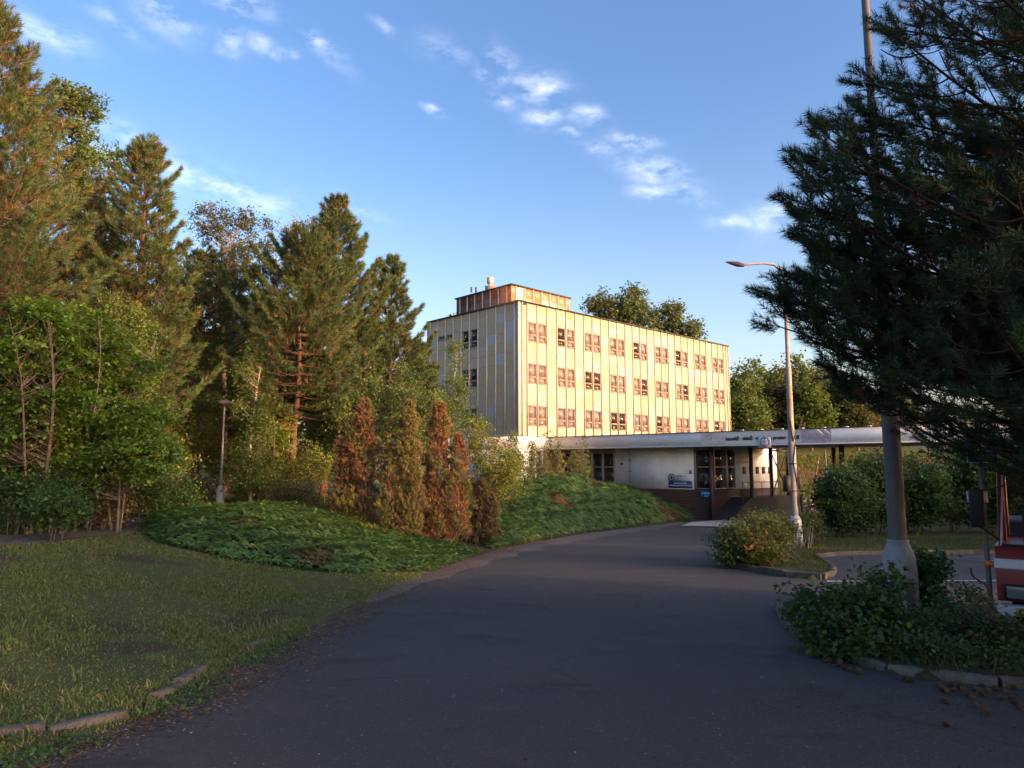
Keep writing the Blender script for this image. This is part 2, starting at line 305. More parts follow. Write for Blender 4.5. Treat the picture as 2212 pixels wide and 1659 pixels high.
bk = (Y > 76) & (Y < 100) & (X > 16) & (X < 60) & (np.sin(X*.35+Y*.11)+np.sin(Y*.5+X*.13)*.4 > -.2) & (Y > 80) & (Y < 91); gcol[bk] = (.13,.07,.035)
for (a, b, c, d) in DIRT: gcol[((X-a)/c)**2+((Y-b)/d)**2 < .5] = (.06,.042,.026)
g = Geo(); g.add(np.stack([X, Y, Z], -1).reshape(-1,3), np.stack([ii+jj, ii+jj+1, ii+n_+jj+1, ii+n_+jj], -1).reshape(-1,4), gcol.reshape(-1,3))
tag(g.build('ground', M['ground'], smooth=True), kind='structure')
# road: one asphalt sheet right of the left edge, under the raised islands
rows = np.linspace(-25, 75, 220); cols = np.linspace(0, 1, 60)**1.5; V = []
for yy in rows:
    e = float(xe(yy)); x_ = e+.12*math.sin(yy*1.7)*.5+cols*(62-e); V.append(np.stack([x_, np.full(60, yy), gz(x_, yy)], -1))
V = np.concatenate(V); i = np.arange(219)[:,None]*60; j = np.arange(59)[None,:]
g = Geo(); g.add(V, np.stack([i+j, i+j+1, i+61+j, i+60+j], -1).reshape(-1,4)); tag(g.build('road', M['asphalt'], smooth=True), kind='structure')
def ribbon(pts, wid, dz, jit=0):
    pts = np.asarray(pts, float); L = np.r_[0, np.cumsum(np.hypot(*np.diff(pts, axis=0).T))]; s_ = np.arange(0, L[-1], .4)
    P = np.stack([np.interp(s_, L, pts[:,0]), np.interp(s_, L, pts[:,1])], -1); T = np.gradient(P, axis=0); T /= np.linalg.norm(T, axis=1)[:,None]; Nn = np.stack([-T[:,1], T[:,0]], -1)
    wv = wid*(1+jit*np.sin(s_*2.1)*.5+jit*rng.uniform(-.5,.5,len(s_)))[:,None]; k = np.linspace(-.5,.5,5)
    Q = (P[:,None,:]+Nn[:,None,:]*wv[:,None,:]*k[None,:,None]).reshape(-1,2)
    V = np.c_[Q, gz(Q[:,0], Q[:,1])+dz]; i = np.arange(len(s_)-1)[:,None]*5; j = np.arange(4)[None,:]
    return V, np.stack([i+j, i+j+1, i+6+j, i+5+j], -1).reshape(-1,4)
g = Geo(); g.add(*ribbon(PATH, 1.9, .062, .25)); tag(g.build('path', M['asphalt_old'], smooth=True), kind='structure')
# worn strip of older asphalt along the left of the road, concrete apron by the gatehouse
yy = np.linspace(13, 50, 90); wl = np.interp(yy, [13,22,30,40,50], [.3,1.0,1.6,1.8,.2]); V = []
for a, b in zip(yy, wl*(1+.15*np.sin(yy*2.3))): e = float(xe(a)); x_ = e-.05+np.linspace(0, 1, 5)*b; V.append(np.stack([x_, np.full(5, a), gz(x_, a)+.006], -1))
V = np.concatenate(V); i = np.arange(89)[:,None]*5; j = np.arange(4)[None,:]
g = Geo(); g.add(V, np.stack([i+j, i+j+1, i+6+j, i+5+j], -1).reshape(-1,4)); tag(g.build('road_verge', M['asphalt_old'], smooth=True), kind='structure')
yy = np.linspace(3, 24, 80); V = []
for a in yy: e = float(xe(a)); b = (.34+.16*math.sin(a*1.9)+.1*math.sin(a*4.7))*np.interp(a, [3,7,10,24], [.8,1.1,1.4,1.0]); x_ = e-.12+np.linspace(0, 1, 5)*b; V.append(np.stack([x_, np.full(5, a), gz(x_, a)+.005], -1))
V = np.concatenate(V); i = np.arange(79)[:,None]*5; j = np.arange(4)[None,:]
g = Geo(); g.add(V, np.stack([i+j, i+j+1, i+6+j, i+5+j], -1).reshape(-1,4)); tag(g.build('dirt_verge', mat('dirt', (.062,.045,.034), rough=.95, spec=.1, noise=[(7,(.09,.07,.055),.45,.65,.7),(30,(.035,.026,.02),.5,.7,.7)], bump=.6, bscale=40), smooth=True), kind='structure')
def patch(name, poly, dz, m, res=1.2):
    from mathutils.geometry import tessellate_polygon
    P = []
    for (a, b), (c, d) in zip(poly, poly[1:]+poly[:1]):
        n = max(1, int(math.hypot(c-a, d-b)/res))
        for k in range(n): P.append((a+(c-a)*k/n, b+(d-b)*k/n))
    V = [(x, y, float(gz(x, y))+dz) for x, y in P]; T = tessellate_polygon([[Vector((x, y, 0)) for x, y in P]])
    F = [t if (np.cross(np.array(P[t[1]])-P[t[0]], np.array(P[t[2]])-P[t[0]]) > 0) else t[::-1] for t in map(tuple, T)]
    g = Geo(); g.add(V, F); return tag(g.build(name, m), kind='structure')
patch('concrete_apron', [(9.6,41.8),(12.3,40.6),(15.8,45.0),(18.5,49.0),(16.8,51.3),(14.2,50.9),(11.8,48.0)], .05, M['concrete'])
patch('road_seam', [(-.48,12),(-.44,12),(-.4,12.5),(.92,18.5),(3.1,26),(6.7,35),(10.4,41),(10.35,41.1),(6.64,35.05),(3.05,26.05),(.88,18.55),(-.44,12.5)], .004, mat('seam', (.05,.046,.046), rough=.9), .6)
patch('road_marking', [(6.9,16.15),(14,16.4),(30,17),(30,17.12),(14,16.52),(6.9,16.27)], .006, mat('white_line', (.5,.49,.47), rough=.8, noise=[(5,(.2,.19,.18),.45,.65,.8)]), .8)
g = Geo(); g.lathe([(0,.012),(.3,.012),(.31,.0)], (0,0), 20); hx = gp(1560, 1169); o = g.build('manhole_cover', M['concrete']); o.location = (hx[0], hx[1], hx[2]+.006); o.scale = (1.1,1.1,1); tag(o, 'round grey manhole cover in the road before the gatehouse', 'manhole cover')
def kerb(pts, name, wid=.13, h=.13, stone=1.0, closed=False, dz=0, tilt=.01, skip=()):
    g = Geo(); pts = [np.array(p, float) for p in pts]
    if closed: pts.append(pts[0])
    L = np.r_[0, np.cumsum([np.linalg.norm(b-a) for a, b in zip(pts[:-1], pts[1:])])]; PX = np.array(pts)
    s0 = 0; k = 0
    while s0 < L[-1]-.05:
        s1 = min(s0+stone, L[-1]); a = np.array([np.interp(s0+.008, L, PX[:,q]) for q in (0,1)]); b = np.array([np.interp(s1-.008, L, PX[:,q]) for q in (0,1)])
        if k not in skip:
            ax = (b-a)/(np.linalg.norm(b-a)+1e-9); nn = np.array([-ax[1], ax[0]]); j1, j2 = rng.normal(0, tilt, 2); zz = float(gz(*a)), float(gz(*b)); l = np.linalg.norm(b-a)
            V = []
            for (t, zb) in ((0, zz[0]+j1), (l, zz[1]+j2)):
                for (o_, zq) in ((-wid/2, -.2), (wid/2, -.2), (wid/2, h-.015), (wid/2-.02, h), (-wid/2+.02, h), (-wid/2, h-.015)):
                    V.append([*(a+ax*t+nn*(o_+j1)), zb+zq+dz])
            F = [[q, (q+1)%6, 6+(q+1)%6, 6+q] for q in range(6)]
            g.add(V, F); g.add(V[:6], [[5,4,3,2,1,0]]); g.add(V[6:], [[0,1,2,3,4,5]])
        s0 = s1; k += 1
    return tag(g.build(name, M['kerb']), kind='structure')
kerb(ISL_A, 'kerb', closed=True, tilt=.015, h=.085, skip=(3,9)); kerb(ISL_B[:10]+[(60,24.5)], 'kerb', tilt=.012)
kerb([(-8.5,3.6),(-5.2,4.6),(-3.9,5.05),(-3.55,5.3),(-3.1,5.75),(-2.98,5.95),(-3.06,6.6),(-3.12,7.6),(-3.1,8.6),(-2.98,10),(-2.85,12.5),(-2.7,14.4)], 'kerb', wid=.12, h=.07, stone=.55, tilt=.014, skip=(11,14,15,17,18,19,20,21,22,23,24,25,26,27))

# ------------------------------------------------------------------ office building
C0 = np.array([.516, 57.0]); dR = np.array([.728, .686]); dL = np.array([-.686, .728]); LR, LL = 32.25, 12.2
fR = frame(C0, dR, -dL); fL = frame(C0, dL, -dR)
bld = empty('office_building', (C0[0], C0[1], -2.5), 'four storey office block clad in faded yellow panels with white vertical ribs', 'building')
def part(g, name, m, par, smooth=False):
    bpy.context.view_layer.update if False else None
    return g.build(name, m, par, loc=par_loc(par), smooth=smooth)
_PL = {}
def par_loc(p):
    L = np.zeros(3)
    while p is not None: L = L+np.array(p.location); p = p.parent
    return L
core = Geo(); core.box(.1, LR-.02, -LL+.02, -.1, -5, 13.25, fr=fR)
part(core, 'wall', M['rust'], bld)
rf = Geo(); rf.box(-.09, LR+.09, -LL-.09, .09, 13.30, 13.42, fr=fR); part(rf, 'roof', M['roofdark'], bld)
ZJ = [13.30,12.69,11.83,10.98,10.15,9.27,8.41,7.56,6.73,5.87,4.99,4.13,3.31,2.50]
WZ = [(11.83-3.42*k, 10.15-3.42*k) for k in range(3)]
def cladding(fr, ribs, win, small, L, seed, shade):
    r = np.random.default_rng(seed); g = Geo(); edges = [0]+ribs+[L]
    for k in range(len(edges)-1):
        a, b = edges[k], edges[k+1]; bay = k-(1 if shade else 2)
        for t in range(len(ZJ)-1):
            z1, z0 = ZJ[t], ZJ[t+1]
            if bay in win and t in (2,3,6,7,10,11): continue
            c = np.array([.41,.34,.225])*(1+r.normal(0,.035)); q = r.random()
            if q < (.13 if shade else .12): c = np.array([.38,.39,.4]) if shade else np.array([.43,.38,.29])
            elif q < .26: c = np.array([.42,.335,.19])
            elif q < .4: c = np.array([.42,.36,.265])
            if t == 0: c = c*np.array([1.0,.95,.85])
            if bay in small and t == 2: z1 = 11.38
            sag = .006
            mA, mB = (.0, .0)
            xs_ = [a+.012, (a+b)/2, b-.012]; V = []
            for zz in (z0+.006, z1-.006):
                for i, x in enumerate(xs_): V.append([x, -.06, zz-(sag*3 if i == 1 and r.random() < .6 else 0)])
            V = np.array(V); V2 = V.copy(); V2[:,1] = -.1
            g.add(fr(V), [[0,1,4,3],[1,2,5,4]] if not fr.flip else [[3,4,1,0],[4,5,2,1]], c)
            # sides
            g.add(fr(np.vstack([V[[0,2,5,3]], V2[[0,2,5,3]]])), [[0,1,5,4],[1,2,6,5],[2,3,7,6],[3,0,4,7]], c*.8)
    return g
ribR = [.43]+[1.0+1.1615*k for k in range(27)]+[31.78]; ribL = [.474+1.127*k for k in range(11)]+[LL-.06]
ribL = ribL[:-1]
winR = {k for k in range(27) if k % 3 in (0, 1)}; winL = {4, 5}
part(cladding(fR, ribR, winR, set(), LR, 5, False), 'cladding', M['panel'], bld)
part(cladding(fL, ribL, winL, {7, 8}, LL, 8, True), 'cladding', M['panel'], bld)
def ribmesh(fr, s_, zlo, zhi, dep=.055, wd_=.06):
    g = Geo(); g.box(s_-wd_/2, s_+wd_/2, -.08, dep, zlo, zhi, fr=fr)
    g.box(s_-wd_/2-.018, s_+wd_/2+.018, -.055, -.02, zlo, zhi, fr=fr)
    g.box(s_-wd_/2-.006, s_+wd_/2+.006, -.08, dep+.008, 9.2, 9.26, fr=fr) if zlo < 9 < zhi else None
    return g
for s_ in ribR: part(ribmesh(fR, s_, 2.50, 13.3), 'facade_rib', M['rib'], bld)
for s_ in [LR-.04]: part(ribmesh(fR, s_, 2.50, 13.3), 'facade_rib', M['rib'], bld)
for s_ in ribL+[LL-.04]: part(ribmesh(fL, s_, 2.50, 13.3), 'facade_rib', M['rib'], bld)
g = Geo(); g.box(-.07, .04, -.04, .07, 2.5, 13.3, fr=fR); part(g, 'corner_trim', M['rib'], bld)
CURT = {(0,1):1,(1,1):1,(2,1):1,(3,1):1,(4,1):2,(5,1):2,(10,1):3,(12,1):3,(0,2):4,(2,2):4,(4,2):4,(5,2):4,(8,2):4,(9,2):4,(11,2):4,(14,2):4,(6,2):5,(7,2):5,(16,2):5}
def window(fr, a, b, z1, z0, par, div=None, cur=0, fm='wframe', gm='glass', depth=.09):
    g = Geo(); t = .055
    def fb(x0, x1, y0, y1): g.box(x0, x1, -depth, -.035, y0, y1, fr=fr)
    def ring(x0, x1, y0, y1, o1, t_):
        g.box(x0, x0+t_, -depth, o1, y0, y1, fr=fr); g.box(x1-t_, x1, -depth, o1, y0, y1, fr=fr)
        g.box(x0+t_, x1-t_, -depth, o1, y1-t_, y1, fr=fr); g.box(x0+t_, x1-t_, -depth, o1, y0, y0+t_, fr=fr)
    ring(a, b, z0, z1, -.02, t)
    lites = [(z0, z1)] if div is None else [(div, z1), (z0, div)]
    for (y0, y1) in lites: ring(a+t+.004, b-t-.004, y0+(t+.004 if y0 == z0 else .015), y1-(t+.004 if y1 == z1 else .015), -.035, .05)
    if div is not None: g.box(a+t, b-t, -depth, -.03, div-.014, div+.014, fr=fr)
    wobj = part(g, 'window', M[fm], par)
    for (y0, y1) in lites:
        p = Geo(); p.box(a+.08, b-.08, -.075, -.069, y0+.05, y1-.05, fr=fr); part(p, 'pane', M[gm], wobj)
    p = Geo(); p.box(a, b, -.097, -.092, z0, z1, fr=fr)
    p2 = Geo()
    if cur:
        base_c = {1:(.55,.45,.36), 2:(.6,.56,.5), 3:(.5,.47,.43), 4:(.5,.42,.36), 5:(.05,.045,.045)}[cur]
        xx = np.linspace(a+.06, b-.06, 40); oo = -.088+.006*np.sin(xx*55+a)
        if cur == 2: keep = (xx < a+.45) | (xx > b-.4)
        elif cur == 3: keep = np.sin(xx*22) > -.2
        else: keep = np.ones(40, bool)
        for k in range(39):
            if keep[k] and keep[k+1]:
                cc = np.array(base_c)*(1+.12*math.sin(xx[k]*55+a+1.2)+rng.normal(0,.03))
                p2.add(fr(np.array([[xx[k],oo[k],z0+.05],[xx[k+1],oo[k+1],z0+.05],[xx[k+1],oo[k+1],z1-.05],[xx[k],oo[k],z1-.05]])), [[0,1,2,3]], cc)
        part(p2, 'curtain', M['curtain'], wobj)
    part(p, 'backing', M['dark'], wobj)
    return wobj
wi = 0
for k in sorted(winR):
    a, b = 1.0+1.1615*k+.055, 1.0+1.1615*(k+1)-.055; idx = (k//3)*2+k % 3
    for fl, (z1, z0) in enumerate(WZ):
        cv = CURT.get((idx, fl), (0,0,4,0,5,0,2,0,0,4)[(idx*7+fl*3) % 10]); window(fR, a, b, z1, z0, bld, div=z1-1.1, cur=cv, gm='glass2' if cv in (5, 2) else ('glass' if (idx+fl) % 3 else 'glass3'))
for k in (4, 5):
    a, b = .474+1.127*k+.055, .474+1.127*(k+1)-.055
    for (z1, z0) in WZ: window(fL, a, b, z1, z0, bld, div=z1-1.1, fm='wframe_dark', gm='glass2')
for k in (7, 8): window(fL, .474+1.127*k+.055, .474+1.127*(k+1)-.055, 11.83, 11.38, bld, fm='wframe_dark', gm='glass2')
# the painted band over the ground floor, the ground floor
g = Geo(); g.box(-.06, 3.42, -.1, .1, 1.45, 2.44, fr=fR); g.box(-.12, LL, -.1, .12, 1.452, 2.442, fr=fL); part(g, 'painted_band', M['whiteband'], bld)
g = Geo(); g.box(0, 1.14, -.1, .03, -1.1, 1.45, fr=fR); g.box(0, 3.4, -.1, .0, 1.38, 1.45, fr=fR); g.box(0.03, LL, -.1, .03, -1.3, 1.45, fr=fL); part(g, 'plaster_wall', M['plaster'], bld)
g = Geo()
for k in range(12): g.box(0, 3.4, -.1, .05, -1.42-k*.12, -1.35-k*.12, fr=fR); g.box(.05, LL, -.1, .05, -1.42-k*.12, -1.35-k*.12, fr=fL)
part(g, 'slatted_base', M['brownwood'], bld)
pw = Geo()
for (a, b) in ((1.14,1.22),(1.78,1.92),(2.62,2.72)): pw.box(a, b, -.1, .05, -1.28, 1.38, fr=fR)
for (a, b) in ((-1.28,-1.2),(-.06,.06),(1.3,1.38)): pw.box(1.14, 2.72, -.1, .045, a, b, fr=fR)
po = part(pw, 'shop_window', M['whiteframe'], bld)
for (a, b) in ((1.22,1.78),(1.92,2.62)):
    for (c, d) in ((-1.2,-.06),(.06,1.3)):
        p = Geo(); p.box(a, b, -.03, -.02, c, d, fr=fR); part(p, 'pane', M['glass2'], po)
# writing
def text(body, size, fr, s_, o_, z, m, par=None, sx=1, bold=0, align='LEFT', name='lettering'):
    cu = bpy.data.curves.new('lettering', 'FONT'); cu.body = body; cu.size = size; cu.align_x = align; cu.offset = bold; cu.extrude = .002; cu.resolution_u = 3
    t = bpy.data.objects.new('tmp_text', cu); C.objects.link(t)
    dg = bpy.context.evaluated_depsgraph_get(); me = t.evaluated_get(dg).to_mesh()
    V = np.array([v.co for v in me.vertices]); F = [tuple(p.vertices) for p in me.polygons]; t.evaluated_get(dg).to_mesh_clear(); C.objects.unlink(t); bpy.data.objects.remove(t)
    W = np.stack([s_+V[:,0]*sx, o_+V[:,2], z+V[:,1]], -1); g = Geo(); W = fr(W)
    for F_ in (3, 4):
        ff = [f for f in F if len(f) == F_]
        if ff: g.add(W, ff)
    oth = [f for f in F if len(f) > 4]
    for f in oth: g.add(W[list(f)], [[0, k, k+1] for k in range(1, len(f)-1)])
    return part(g, name, m, par) if par else g.build(name, m)
M['blacktext'] = mat('black_letters', (.012,.012,.014), rough=.6)
M['paletext'] = mat('pale_letters', (.5,.45,.47), rough=.7)
M['whitetext'] = mat('white_letters', (.6,.62,.68), rough=.6)
g = Geo(); g.box(1.17, 1.76, .0, .012, .1, .42, fr=fR); sg = empty('shop_sign', tuple(fR(np.array([[1.4,0,.1]]))[0]), 'small white lettered board reading PROD in the ground floor window at the corner', 'sign')
part(g, 'board', mat('sign_board', (.5,.5,.5), rough=.6), sg); text('PROD', .3, fR, 1.19, .014, .16, M['blacktext'], sg, sx=.72, bold=.008)
# rooftop plant room
PC = np.array([-.082, 66.0]); fP = frame(PC, dR, -dL); fQ = frame(PC, dL, -dR)
ph = Geo(); ph.box(0, 8.1, -8.1, -.05, 13.3, 16.95, fr=fP); pho = part(ph, 'plant_room', M['rust'], bld)
for fr_, shade in ((fP, 0), (fQ, 1)):
    g = Geo(); ed = [0, .57]+[.57+1.155*k for k in range(1, 7)]+[8.1]
    for k in range(len(ed)-1):
        a, b = ed[k]+.02, ed[k+1]-.02
        # each sheet: rust red with a worn pale middle, cut finely so the wear has its own soft shape
        nx, nz = 10, 26; xx = np.linspace(a, b, nx); zz = np.linspace(13.35, 16.9, nz); XX, ZZ = np.meshgrid(xx, zz)
        r_ = np.random.default_rng(k+shade*20); tp = (.55 if 0 < k < 7 else .0); c = np.zeros(XX.shape+(3,)); red = np.array([.42,.14,.07]); pale = np.array([.56,.46,.4])
        hh = {0:15.2,1:16.8}.get(k, 16.0+r_.uniform(-.2,.3)) if not shade else r_.uniform(15.9,16.6)
        if not shade and k == 2: hh = 16.0
        u_ = np.clip(np.minimum((XX-a)/(b-a), (b-XX)/(b-a))*7, 0, 1); v_ = np.clip((hh-ZZ)*3, 0, 1)*np.clip((ZZ-(14.9 if shade else 13.4))*3+.2, 0, 1); f_ = (u_*v_)
        if k in (0, 7): f_ *= .0
        if k == 1 and not shade: f_ = np.ones_like(f_)*.95
        f_ = np.clip(f_+.5*np.exp(-((XX-(a+b)/2)/.25)**2-((ZZ-16.5)/.2)**2), 0, 1)
        c = red*(1-f_[...,None])+pale*f_[...,None]
        V = fr_(np.stack([XX.ravel(), np.full(XX.size, .0), ZZ.ravel()], -1)); i = np.arange(nz-1)[:,None]*nx; j = np.arange(nx-1)[None,:]; F = np.stack([i+j, i+j+1, i+nx+j+1, i+nx+j], -1).reshape(-1,4)
        g.add(V, F[:, ::-1] if fr_.flip else F, c.reshape(-1,3))
    part(g, 'cladding', M['rustpanel'], pho)
    for s_ in ed[1:-1]:
        q = Geo(); q.box(s_-.05, s_+.05, -.04, .09, 13.3, 16.97, fr=fr_); part(q, 'facade_rib', M['rib'], pho)
g = Geo(); g.box(-.15, 8.25, -8.25, .15, 16.95, 17.07, fr=fP); part(g, 'roof_edge', M['roofdark'], pho)
vp = at(1059, 622, 71); cx_, cy_ = vp[0], 71.; zv = vp[2]; zt2 = at(1058, 600, 71)[2]; g = Geo()
g.box(cx_-.5, cx_+.55, cy_-.5, cy_+.5, 17.0, zv+.1); vs_ = part(g, 'chimney', mat('chimney_brick', (.2,.13,.11), rough=.9, noise=[(8,(.35,.2,.15),.45,.65,.6)]), bld)
g = Geo(); hv = zt2-zv; g.lathe([(.22,zv+.05),(.2,zv+.1),(.19,zv+hv*.4),(.2,zv+hv*.42),(.2,zv+hv*.44),(.32,zv+hv*.45),(.34,zv+hv*.47),(.34,zt2-.04),(.33,zt2),(0,zt2)], (cx_, cy_), 20); part(g, 'roof_vent', M['rib'], vs_)
g = Geo()
for px in (1018, 1028): q = at(px, 660, 69); g.tube([(q[0], 69, 17), (q[0], 69, 17.5)], .09, 8)
part(g, 'vent_pipe', M['darkmetal'], bld)
q = fR(np.array([[.25,0,13.4]]))[0]; g = Geo(); g.tube([q+(0,0,0), q+(.02,.0,.45)], .012, 4); q = fR(np.array([[.55,.0,13.4]]))[0]; g.tube([q+(0,0,1.0), q+(.0,.0,-.2)], .015, 4); g.box(q[0]-.12, q[0]+.25, q[1]-.05, q[1]+.05, q[2]-.3, q[2]-.18); part(g, 'antenna', M['rail'], bld)

# ------------------------------------------------------------------ canopy over the gate
J0 = np.array([2.92, 59.26]); cu_ = np.array([.772, -.635]); cn = np.array([-.635, -.772]); fC = frame(J0, cu_, cn)
can = empty('gate_canopy', (J0[0], J0[1], -3.7), 'long flat white canopy reaching from the office block across the gate road', 'canopy')
g = Geo(); g.box(-.02, 42, -.12, 0, 1.50, 2.42, fr=fC); part(g, 'fascia', M['whiteband'], can)
g = Geo(); g.box(-.02, 42, -.12, .04, 1.44, 1.50, fr=fC); part(g, 'fascia_trim', M['plaster'], can)
g = Geo(); g.box(-.1, 42, -9.0, .05, 2.42, 2.47, fr=fC); part(g, 'roof', M['roofdark'], can)
g = Geo(); g.box(-.1, 42, -8.98, -.12, 1.45, 1.52, fr=fC); part(g, 'soffit', mat('soffit', (.3,.27,.24), rough=.9, noise=[(2,(.22,.19,.16),.4,.6,.6)]), can)
g = Geo(); g.box(5, 42, -9, -8.8, 1.452, 2.419, fr=fC); part(g, 'rear_fascia', M['whiteband'], can)
for k, s_ in enumerate([14.9+1.33*q for q in range(14)]):
    g = Geo(); g.box(s_, s_+.24, -.12, .03, 2.47, 2.52, fr=fC); part(g, 'roof_clip', M['plaster'], can)
E0 = np.array([14.35, 51.8]); fS = frame(E0, dR, -dL); fG = frame(J0-cn*1.5, cu_, cn)
def col(fr, s_, o_, z0, z1, wd_=.16, name='column', m='brownmetal', par=None):
    g = Geo(); g.box(s_-wd_/2, s_+wd_/2, o_-wd_/2, o_+wd_/2, z0, z1, fr=fr); g.box(s_-wd_/2-.03, s_+wd_/2+.03, o_-wd_/2-.03, o_+wd_/2+.03, z0, z0+.05, fr=fr); part(g, name, M[m], par or can)
R0 = np.array([17.8, 52.9]); fK = frame(R0, dR, -dL)
col(fG, 13.46, .09, -3.75, 1.45, .2)
col(fK, -.3, -.25, -2.17, 1.45, .2, m='darkmetal'); col(fK, 2.7, -.25, -2.17, 1.45, .2, m='darkmetal'); col(fK, 5.35, -.25, -2.17, 1.45, .2, m='darkmetal')
g = Geo(); P3 = lambda s_, z: fK(np.array([[s_, -.25, z]]))[0]
g.tube([P3(2.75, 1.2), P3(5.3, -2.05)], .05, 6); g.tube([P3(5.3, 1.2), P3(2.75, -2.05)], .05, 6); g.box(2.7, 5.35, -.3, -.2, 1.2, 1.32, fr=fK); part(g, 'cross_brace', M['darkmetal'], can)
pr = at(3324/1.8445, 1800/1.8445, 52.); 
for (px, Yc) in ((3324/1.8445, 53.), (3356/1.8445, 47.5)):
    q = at(px, 1010, Yc); g = Geo(); z0 = float(gz(q[0], Yc)); g.box(q[0]-.12, q[0]+.12, Yc-.12, Yc+.12, z0-.1, 1.45); part(g, 'column', M['brownmetal'], can)
# banner and boards on the canopy
M['banner'] = mat('banner', attr=True, rough=.5, spec=.3, noise=[((1.2,1.2,2.5),(.6,.58,.56),.5,.7,.5)])
bn = empty('banner', tuple(fC(np.array([[19,.02,1.6]]))[0]), 'long faded banner on the canopy with black words and washed out pink ends', 'banner')
def psx(x, zc=None):   # canopy coordinate of a source pixel column
    r = cray(x/1.8445, 1740/1.8445); k = (J0@cn)/(r[:2]@cn); return float((r[:2]*k-J0)@cu_)
b0, b1, b2, b3 = psx(2792), psx(2888), psx(3192), psx(3313)
nx = 160; xx = np.linspace(b0, b3, nx); zz = np.linspace(1.56, 2.40, 12); XX, ZZ = np.meshgrid(xx, zz); oo = .018+.006*np.sin(XX*2.3+ZZ*5)+.008*np.exp(-((XX-b0-.5)**2)*3)*np.sin((ZZ-XX)*12)+.012*np.exp(-((XX-b3+.5)**2)*4)*np.sin((ZZ+XX)*14)
cc = np.zeros(XX.shape+(3,)); cc[:] = (.56,.57,.55)
pk = np.array([.4,.25,.3]); r1 = np.random.default_rng(3)
m1 = (XX > b2); f1 = np.clip(.85+.4*np.sin(XX*2.1+1)*np.sin(ZZ*6+XX)-.55*np.exp(-((XX-(b2+b3)/2)/.45)**2-((ZZ-2.1)/.3)**2), .15, 1)*m1
m2 = (XX < b1); f2 = np.clip(.28+.5*np.exp(-((XX-b0-.55)/.3)**2)*np.clip((ZZ-1.9)*2,0,1)+.45*np.clip((1.78-ZZ)*6,0,1)*(XX > b0+.4), 0, .8)*m2
ff = np.clip(f1+f2, 0, 1)[...,None]; cc = cc*(1-ff)+pk*ff
V = fC(np.stack([XX.ravel(), oo.ravel(), ZZ.ravel()], -1)); i = np.arange(11)[:,None]*nx; j = np.arange(nx-1)[None,:]; F = np.stack([i+j, i+j+1, i+nx+j+1, i+nx+j], -1).reshape(-1,4)
g = Geo(); g.add(V, F if not fC.flip else F[:, ::-1], cc.reshape(-1,3)); g.box(b0, b3, .004, .008, 1.56, 2.4, fr=fC); part(g, 'sheet', M['banner'], bn)
tx = text('kanceláří · skladů · výrobních prostor · garáží', .52, fC, 0, .045, 1.88, M['blacktext'], bn, sx=1, bold=.02)
def fit(o, x0, x1, z0=None, z1=None, fr=fC):
    me = o.data; V = np.zeros(len(me.vertices)*3); me.vertices.foreach_get('co', V); V = V.reshape(-1,3)+par_loc(o.parent)
    D = V[:,:2]-np.array(fr_O[id(fr)][0]); ax, ou = fr_O[id(fr)][1:]; s_ = D@ax; o_ = D@ou; s2 = x0+(s_-s_.min())/(s_.max()-s_.min())*(x1-x0); z = V[:,2]
    if z0 is not None: z = z0+(z-z.min())/(z.max()-z.min())*(z1-z0)
    W = fr(np.stack([s2, o_, z], -1))-par_loc(o.parent); me.vertices.foreach_set('co', W.astype(np.float32).ravel()); me.update()
fr_O = {id(fC): (J0, cu_, cn), id(fG): (J0-cn*1.5, cu_, cn)}
fit(tx, psx(2893), psx(3188), 1.74, 2.12)
tx = text('Tel 725 108 942', .4, fC, b2+.1, .042, 1.85, M['paletext'], bn, bold=.012); fit(tx, psx(3203), psx(3307), 1.86, 2.12)
tx = text('Pronájem', .4, fC, b0+.1, .042, 1.85, M['paletext'], bn, bold=.004); fit(tx, psx(2795), psx(2830), 1.84, 2.0)
# height limit sign
hs = empty('height_limit_sign', tuple(fC(np.array([[psx(3048),.06,1.35]]))[0]), 'square white height limit board with faded red ring hanging on the canopy edge', 'sign')
hc, hw = psx(3048), .42; g = Geo(); g.box(hc-hw, hc+hw, .05, .07, 1.3, 2.0, fr=fC); part(g, 'board', mat('sign_white', (.62,.62,.66), rough=.5), hs)
def disc(g, fr, s_, o_, z, r0, r1, n=28, col=(.5,.5,.5)):
    th = np.linspace(0, 2*np.pi, n+1)[:-1]; V = np.vstack([np.stack([s_+r*np.cos(th), np.full(n, o_), z+r*np.sin(th)], -1) for r in (r0, r1)])
    F = [[k, (k+1)%n, n+(k+1)%n, n+k] for k in range(n)]; F = F if fr.flip else [f[::-1] for f in F]; g.add(fr(V), F, col)
g = Geo(); disc(g, fC, hc, .075, 1.66, .26, .33); part(g, 'red_rim', mat('faded_red', (.3,.1,.12), rough=.5), hs)
text('4,5', .2, fC, hc-.14, .075, 1.66, M['blacktext'], hs, sx=.9, bold=.004)
g = Geo(); g.add(fC(np.array([[hc-.09,.076,1.9],[hc+.09,.076,1.9],[hc,.076,1.82]])), [[0,1,2]]); g.add(fC(np.array([[hc-.05,.076,1.44],[hc+.05,.076,1.44],[hc,.076,1.5]])), [[0,1,2]]); part(g, 'arrow', M['blacktext'], hs)

